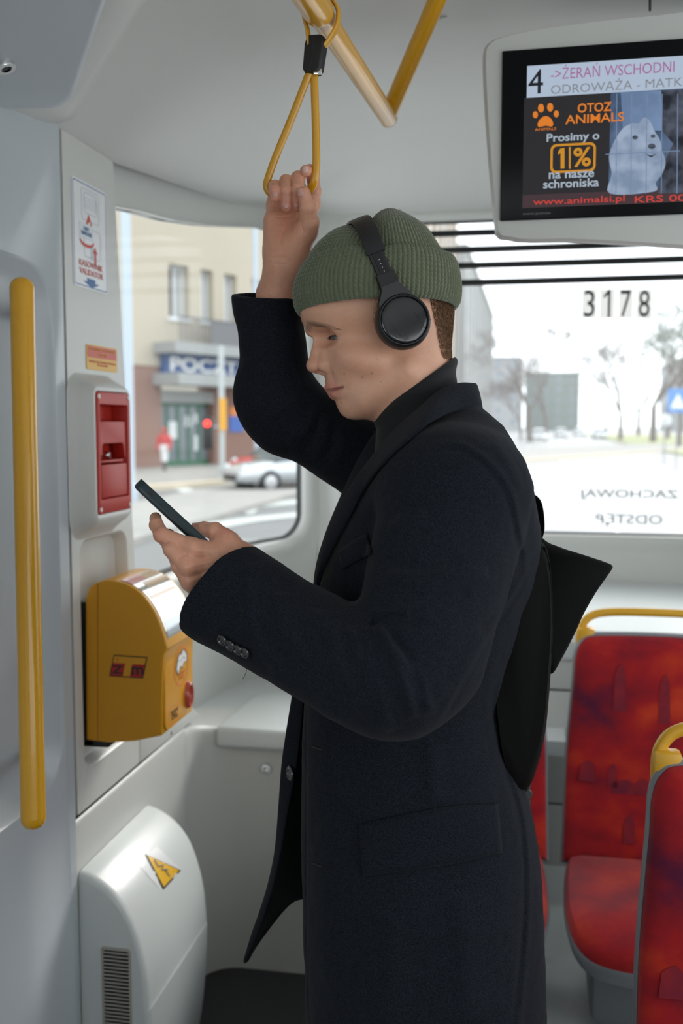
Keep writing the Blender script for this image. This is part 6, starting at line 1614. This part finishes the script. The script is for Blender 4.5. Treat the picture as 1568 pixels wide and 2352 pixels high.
# ------------------------------------------------------------------ backpack
bp = empty('backpack', label='black soft backpack behind the man with a pointed top corner', category='bag')
def cprism(name, poly, d0, d1, mat, par, bev, puff=.0, **k):
    pts = spline(poly, 5, closed=True); n = len(pts); c = pts.mean(0); v = []; f = []
    ks = [(d0, .90), (d0+bev*.35, .97), (d0+bev, 1.0), ((d0+d1)/2, 1.0+puff), (d1-bev, 1.0), (d1-bev*.35, .97), (d1, .90)]
    for d, s in ks:
        for q in pts: z = c+(q-c)*s; v.append(c3(z[0], z[1], d)*np.array([1, 1, 1]))
    for i in range(len(ks)-1):
        for j in range(n): f.append((i*n+j, i*n+(j+1) % n, (i+1)*n+(j+1) % n, (i+1)*n+j))
    f += [tuple(range(n)), tuple(range((len(ks)-1)*n, len(ks)*n))]
    o = mk(name, toW(np.array(v)), f, mat, par, **k); recalc(o); autosmooth(o, 60); return o
cprism('bag_body', [(1120, 1245), (1180, 1236), (1240, 1242), (1262, 1290), (1270, 1420), (1263, 1560), (1252, 1680), (1232, 1765), (1208, 1812), (1160, 1800), (1130, 1600)], 1.335, 1.60, BAGM, bp, .03)
wg = [(1225, 1236), (1262, 1248), (1300, 1262), (1345, 1276), (1392, 1292), (1406, 1300), (1402, 1312), (1370, 1358), (1340, 1410), (1322, 1450), (1290, 1512), (1264, 1548), (1240, 1500), (1225, 1380)]
cprism('top_flap', wg, 1.375, 1.47, BAGM, bp, .012)
tube('side_seam', [toW(c3(x, y, 1.345)) for x, y in ((1250, 1255), (1262, 1300), (1268, 1400), (1264, 1500))], .0016, BAGM, bp, n=6)
tube('carry_handle', [toW(p) for p in spline([c3(1212, 1240, 1.50), c3(1215, 1150, 1.50), c3(1228, 1146, 1.50), c3(1238, 1166, 1.50), c3(1242, 1215, 1.50), c3(1232, 1245, 1.50)], 5)], .0042, BAGM, bp, n=10, ell=(2, .8))
lathe('zip_pull', [(0, .002), (.006, .002), (.008, .0)], w3(1211, 1825, 1.40), RM @ np.array([.3, 0, 1]), BLACK, bp, n=12)
tube('zip_tab', [w3(1211, 1800, 1.41), w3(1212, 1850, 1.41)], .0045, BLACK, bp, n=8)
for dd in (1.37, 1.55): tube('shoulder_strap', [toW(p) for p in spline([c3(1150, 1260, dd), c3(1180, 1130, dd+.0), c3(1120, 1010, dd), c3(1060, 990, dd)], 5)], .004, BAGM, bp, n=8, ell=(3, .6)) if False else None

# ------------------------------------------------------------------ information screen
tv = empty('information_screen', label='ceiling-mounted passenger screen showing tram line 4 and an animal charity advert', category='screen')
YT = 1.85
def T(px, py, d=0): p = onY(px, py, YT); return np.array([p[0], YT+d, p[2]])
xr = .62
_t = lambda x, y: (onY(x, y, 1.833)[0], onY(x, y, 1.833)[2])
zbot = _t(1300, 553)[1]
hl = [_t(1134, 520), _t(1140, 541), _t(1165, 549), _t(1300, 553), (xr, zbot+.004), (xr, 2.36), (.4, _t(1568, 24)[1]+.02), _t(1568, 24), _t(1400, 42), _t(1230, 64), _t(1150, 82), _t(1118, 97), _t(1107, 125), _t(1110, 230), _t(1122, 400)]
hA = onY(1105, 110, 1.85); 
mT = lambda x, z, d: (x, YT+d, z)
hs_ = spline(hl, 4, closed=True); hcn = np.array([.25, 2.1])
zt0 = hs_[:, 1].min(); up_ = lambda k: np.stack([hs_[:, 0], hs_[:, 1]+k*np.clip((2.25-hs_[:, 1])/(2.25-zt0), 0, 1)], 1)
rings = [(up_(.16), .26), (up_(.10), .16), (up_(.03), .06), (hs_, -.0), (hs_+(hcn-hs_)*.006, -.012), (hs_+(hcn-hs_)*.02, -.018), (hs_+(hcn-hs_)*.05, -.018)]
rings = [([tuple(q) for q in a], d) for a, d in rings]
loops('housing', rings, mT, PLAST, tv, cap=True, flip=True)
A, B = T(1154, 128), T(1149, 513)
gl = [(A[0], A[2]), (B[0], B[2]), (xr-.03, B[2]), (xr-.03, A[2])]
# outline of the housing against the ceiling, then black glass
box('screen_glass', (A[0], YT-.024, B[2]), (xr-.02, YT-.016, A[2]), pmat('screen_black', (.003, .004, .005), .25, spec=.15), tv, bev=.002)
def emat(n, c, k=.34, mot=None):
    m = pmat(n, tuple(x*.08 for x in c), .3, spec=.2, emit=(c, k))
    if mot:
        nt = m.node_tree; nn = nt.nodes.new('ShaderNodeTexNoise'); nn.inputs['Scale'].default_value = mot[0]; nn.inputs['Detail'].default_value = 6; tc_ = nt.nodes.new('ShaderNodeTexCoord'); nt.links.new(tc_.outputs['Object'], nn.inputs['Vector'])
        r_ = nt.nodes.new('ShaderNodeValToRGB'); r_.color_ramp.elements[0].position = .35; r_.color_ramp.elements[1].position = .65; r_.color_ramp.elements[0].color = (*mot[1], 1); r_.color_ramp.elements[1].color = (*c, 1)
        nt.links.new(nn.outputs['Fac'], r_.inputs['Fac']); nt.links.new(r_.outputs['Color'], nt.nodes['Principled BSDF'].inputs['Emission Color'])
    return m
YS = YT-.0245
def sr(name, x0, y0, x1, y1, mat, d=0, par=tv):
    a, b = onY(x0, y0, YS), onY(x1, y1, YS); x1_ = min(b[0], xr-.03)
    v = [(a[0], YS-d, b[2]), (x1_, YS-d, b[2]), (x1_, YS-d, a[2]), (a[0], YS-d, a[2])]
    return mk(name, v, [(0, 1, 2, 3)], mat, par, smooth=False)
XS1 = 1900
def zrow(py, px=1208): return onY(px, py, YS)[2]
def srz(name, px0, zpy0, px1, zpy1, mat, d):          # rows are level in space: y measured at column 1208
    a, b = onY(px0, 300, YS)[0], min(onY(px1, 300, YS)[0], xr-.03); z1, z0 = zrow(zpy0), zrow(zpy1)
    return mk(name, [(a, YS-d, z0), (b, YS-d, z0), (b, YS-d, z1), (a, YS-d, z1)], [(0, 1, 2, 3)], mat, tv, smooth=False)
BARM = emat('screen_bar', (.42, .50, .62), .42)
srz('image_area', 1202, 225, XS1, 478, emat('screen_dark', (.020, .019, .021), .5), .0)
srz('title_bar', 1208, 152, XS1, 225, BARM, .0003)
srz('ticker', 1202, 448, XS1, 478, emat('screen_ticker', (.05, .03, .035), .5), .0004)
# kennel picture: pale dog behind a wire fence
srz('photo_back', 1400, 225, XS1, 447, emat('photo_blue', (.08, .12, .20), .6, (25, (.03, .05, .09))), .0003)
def spoly(name, pts, mat, d):                           # points as pixels in the photograph, on the screen plane
    P = [onY(x, y, YS) for x, y in pts]; v = [(p[0], YS-d, p[2]) for p in P]; return mk(name, v, [tuple(range(len(v)))], mat, tv, smooth=False)
DOGM = emat('photo_dog', (.26, .32, .42), .55, (38, (.15, .20, .29))); PBL = emat('photo_bright', (.15, .22, .36), .55, (20, (.10, .15, .25))); PDK = emat('photo_dark', (.012, .014, .02), .5, (45, (.07, .08, .11)))
spoly('photo_wall', [(1425, 212), (1520, 208), (1520, 300), (1430, 300)], PBL, .0004)
spoly('photo_dark_dog', [(1518, 208), (1600, 204), (1640, 440), (1510, 445), (1522, 380), (1545, 330), (1520, 300)], PDK, .0005)
dog = spline([(1478, 270), (1492, 278), (1502, 300), (1515, 322), (1520, 345), (1528, 372), (1520, 400), (1505, 420), (1502, 440), (1400, 445), (1404, 400), (1398, 360), (1410, 325), (1430, 295), (1452, 283), (1466, 284)], 4, closed=True)
spoly('photo_dog', [tuple(q) for q in dog], DOGM, .0006)
for x, y, r in ((1458, 316, 6), (1499, 313, 5), (1496, 336, 8)):
    spoly('photo_dog_face', [(x+r*math.cos(a)*1.1, y+r*math.sin(a)*.8) for a in np.linspace(0, 2*PI, 12)[:-1]], PDK, .0008)
spoly('photo_dog_face', [(1478, 352), (1495, 358), (1508, 352), (1495, 362)], PDK, .0008)
WIRE = emat('photo_wire', (.12, .17, .26), .6)
for x in (1415, 1449, 1484, 1519, 1555): spoly('photo_wire', [(x, 216), (x+2, 216), (x+0, 445), (x-2, 445)], WIRE, .001)
for y in (352,): spoly('photo_wire', [(1390, y+2), (1560, y-6), (1560, y-4), (1390, y+4)], WIRE, .001)
U_, V_s = (1, 0, 0), (0, 0, 1)
def stext(body, x0, yc, x1, hp_x, mat, bold=0, par=tv):   # box measured in the photograph
    a, b = onY(x0, yc, YS), onY(x1, yc, YS); zz = onY((x0+x1)/2, yc, YS)[2]; hgt = hp_x/FPX*(1.85*.96)*1.0
    return text('lettering', body, ((a[0]+b[0])/2, YS-.0012, zz), U_, V_s, b[0]-a[0], hgt, mat, par, ext=.0002, bold=bold)
BKT = emat('type_black', (.02, .02, .03), .3); MAG = emat('type_violet', (.25, .10, .22), .6); GRT = emat('type_grey', (.16, .17, .19), .6); ORT = emat('type_orange', (.55, .16, .02), .55); WHT_ = emat('type_white', (.32, .38, .44), .5); RDT = emat('type_red', (.40, .04, .03), .6); AMB = emat('type_amber', (.50, .22, .02), .5)
stext('4', 1213, 188, 1247, 52, BKT, 0)
stext('->ŻERAŃ WSCHODNI', 1265, 158, 1548, 31, MAG); stext('ODROWĄŻA - MATKI TERESY', 1265, 193, 1690, 31, GRT)
stext('OTOZ', 1326, 247, 1404, 20, ORT, .02); stext('ANIMALS', 1298, 272, 1432, 20, ORT, .012)
stext('Prosimy o', 1255, 317, 1376, 23, WHT_, .02); stext('na nasze', 1260, 402, 1364, 14, WHT_, .02); stext('schroniska', 1247, 421, 1375, 19, WHT_, .02)
spoly('lettering', [(1281, 349), (1287, 341), (1296, 340), (1296, 387), (1287, 388), (1287, 352), (1281, 356)], AMB, .0011); stext('%', 1316, 361, 1357, 42, AMB, .02)
mS = lambda x, z, d: (x, YS-.001-d, z)
ca, cb_ = onY(1264, 332, YS), onY(1367, 394, YS)
loops('percent_frame', [(rrect((ca[0]+cb_[0])/2, (ca[2]+cb_[2])/2, (cb_[0]-ca[0])/2, (ca[2]-cb_[2])/2, .010), 0), (rrect((ca[0]+cb_[0])/2, (ca[2]+cb_[2])/2, (cb_[0]-ca[0])/2-.004, (ca[2]-cb_[2])/2-.004, .007), 0.0001)], mS, AMB, tv)
spoly('percent_bar', [(1306, 338), (1310, 338), (1310, 388), (1306, 388)], AMB, .0011)
for x, y, rx_, ry_ in ((1242, 249, 7, 10), (1263, 247, 7, 10), (1229, 264, 6, 8), (1277, 262, 6, 8)):
    spoly('paw_print', [(x+rx_*math.cos(a), y+ry_*math.sin(a)) for a in np.linspace(0, 2*PI, 14)[:-1]], ORT, .0012)
spoly('paw_print', [tuple(q) for q in spline([(1253, 267), (1264, 272), (1270, 284), (1266, 291), (1253, 289), (1238, 292), (1234, 285), (1242, 272)], 3, closed=True)], ORT, .0012)
stext('ANIMALS', 1228, 297, 1277, 6, ORT)
stext('www.animalsi.pl', 1224, 462, 1434, 18, RDT, .01); stext('KRS 0000069730', 1457, 453, 1740, 15, RDT, .01)
stext('www.animals', 1200, 490, 1264, 6, emat('type_faint', (.15, .15, .15), .3))
tube('housing_stain', [onY(1405, 107, YT-.019), onY(1450, 104, YT-.019)], .0006, pmat('rust', (.35, .27, .17), .9), tv, n=4)

# ------------------------------------------------------------------ seats
FAB = bpy.data.materials.new('red_plush'); FAB.use_nodes = True; nt = FAB.node_tree; Nn, Ll = nt.nodes, nt.links; B_ = Nn['Principled BSDF']
B_.inputs['Roughness'].default_value = .9; B_.inputs['Sheen Weight'].default_value = .25; B_.inputs['Specular IOR Level'].default_value = .15
tc = Nn.new('ShaderNodeTexCoord'); mp = Nn.new('ShaderNodeMapping'); mp.inputs['Scale'].default_value = (1, 1, 1.5); Ll.new(tc.outputs['Object'], mp.inputs['Vector'])
n1 = Nn.new('ShaderNodeTexNoise'); n1.inputs['Scale'].default_value = 6.5; n1.inputs['Detail'].default_value = 4; n1.inputs['Distortion'].default_value = .2; Ll.new(mp.outputs[0], n1.inputs['Vector'])
rp = Nn.new('ShaderNodeValToRGB'); e = rp.color_ramp.elements; e[0].position = .25; e[0].color = (.10, .008, .035, 1); e[1].position = .74; e[1].color = (.58, .05, .018, 1)
x = e.new(.40); x.color = (.26, .010, .018, 1); x = e.new(.52); x.color = (.38, .012, .016, 1); x = e.new(.64); x.color = (.50, .032, .014, 1)
Ll.new(n1.outputs['Fac'], rp.inputs['Fac']); Ll.new(rp.outputs['Color'], B_.inputs['Base Color'])
n2 = Nn.new('ShaderNodeTexNoise'); n2.inputs['Scale'].default_value = 900; Ll.new(tc.outputs['Object'], n2.inputs['Vector']); bu = Nn.new('ShaderNodeBump'); bu.inputs['Strength'].default_value = .4; bu.inputs['Distance'].default_value = .001; Ll.new(n2.outputs['Fac'], bu.inputs['Height']); Ll.new(bu.outputs['Normal'], B_.inputs['Normal'])
TOWER = pmat('plush_purple', (.14, .009, .03), .95, noise=(20, (.30, .014, .02), .5)); PIPE = pmat('seat_shell_grey', (.22, .23, .25), .4); YH = pmat('yellow_handle', (.72, .38, .02), .4, coat=.1)
def seat():
    s = empty('tram_seat'); W2 = .215
    def outline(w_top, w_bot, h, r): return spline([(-w_bot, 0), (-w_bot+.004, h*.25), (-w_bot+.008, h*.5), (-w_top-.004, h*.8), (-w_top, h-r), (-w_top+r*.3, h-r*.3), (-w_top+r, h), (0, h+.004), (w_top-r, h), (w_top-r*.3, h-r*.3), (w_top, h-r), (w_top+.004, h*.8), (w_bot-.008, h*.5), (w_bot-.004, h*.25), (w_bot, 0)], 4)
    ol = outline(.190, W2, .545, .05); c = np.array([0, .27])
    def mb(x, z, d): return (x, d+.09*(z/.545), .50+z)          # backrest leans back
    def sc_(k): return [tuple(c+(q-c)*k) for q in ol]
    loops('backrest_shell', [(sc_(.97), .045), (sc_(1.0), .030), (sc_(1.022), .015), (sc_(1.022), .002), (sc_(1.0), -.004)], mb, PIPE, s, cap=False); 
    v = [mb(x, z, .045) for x, z in sc_(.97)]; o = mk('backrest_back', v, [tuple(range(len(v)))], PIPE, s)
    bc = loops('backrest_cushion', [(sc_(1.0), 0), (sc_(.995), -.006), (sc_(.96), -.014), (sc_(.85), -.020), (sc_(.5), -.022), (sc_(.02), -.022)], mb, FAB, s, cap=True, flip=True)
    so = spline([(-.20, .02), (-.212, -.10), (-.213, -.28), (-.19, -.37), (-.13, -.405), (0, -.412), (.13, -.405), (.19, -.37), (.213, -.28), (.212, -.10), (.20, .02)], 4); c2 = np.array([0, -.2])
    ms = lambda x, y, d: (x, y, .485+d+.0*y-.03*(max(0, -.30-y)/.1)**1.5+.10*max(0, y+.06)-.06*0+.03*0)
    def s2(k): return [tuple(c2+(q-c2)*k) for q in so]
    loops('seat_shell', [(s2(.90), -.05), (s2(.99), -.03), (s2(1.015), -.004), (s2(1.0), .004)], ms, PIPE, s, cap=False)
    v = [ms(x, y, -.05) for x, y in s2(.90)]; mk('seat_underside', v, [tuple(range(len(v)))], PIPE, s)
    loops('seat_cushion', [(s2(1.0), 0), (s2(.995), .012), (s2(.96), .026), (s2(.85), .033), (s2(.5), .036), (s2(.02), .036)], ms, FAB, s, cap=True)
    hpth = spline([(-.178, .47), (-.180, .53), (-.174, .565), (-.150, .590), (-.10, .600), (0, .602), (.10, .600), (.150, .590), (.174, .565), (.180, .53), (.178, .47)], 5)
    tube('top_handle', [mb(x, z, .018) for x, z in hpth], .0105, YH, s, n=14)
    for q in (-1, 1): box('handle_root', (q*.165-.022, .088, 1.005), (q*.165+.022, .122, 1.062), YH, s, bev=.008)
    box('pedestal', (-.16, -.30, .265), (.16, .02, .45), PIPE, s, bev=.02)
    # woven skyline motifs of the plush
    for x0, w, z0, h in ((-.085, .016, .37, .115), (.02, .014, .345, .12), (-.16, .02, .20, .05), (-.10, .012, .19, .055), (-.075, .03, .175, .035), (-.03, .018, .175, .04), (-.06, .015, .06, .07), (.07, .03, .2, .05)):
        P = [(x0-w, z0), (x0+w, z0), (x0+w*.8, z0+h*.8), (x0+w*.3, z0+h), (x0-w*.2, z0+h*.93), (x0-w*.8, z0+h*.75)]
        v = [mb(x, z, -.0222-.0008) for x, z in P]; mk('woven_motif', v, [tuple(range(6))], TOWER, s, smooth=False)
    return s
def copy_tree(o, parent=None):
    c = o.copy(); COL.objects.link(c); c.parent = parent
    for ch in [x for x in bpy.data.objects if x.parent == o]: copy_tree(ch, c)
    return c
st1 = seat(); gA = 'red plush tram seats at the rear'
tA, bA = onY(1345, 1480, 2.50), onY(1285, 1975, 2.40)
st2, st3 = copy_tree(st1), copy_tree(st1)
tag(st1, 'red plush seat with yellow handle facing the camera behind the man', 'seat', gA); st1.location = (bA[0]+.222, 2.42, .005)
tag(st2, 'red plush seat almost wholly hidden behind the man and his bag', 'seat', gA); st2.location = (bA[0]-.245, 2.42, .005)
tC = onY(1503, 1800, 1.60)
tag(st3, 'nearest red seat, dark and cut off by the lower right corner', 'seat', gA); st3.location = (tC[0]+.186, 1.52, max(tC[2]-1.02, -.01))
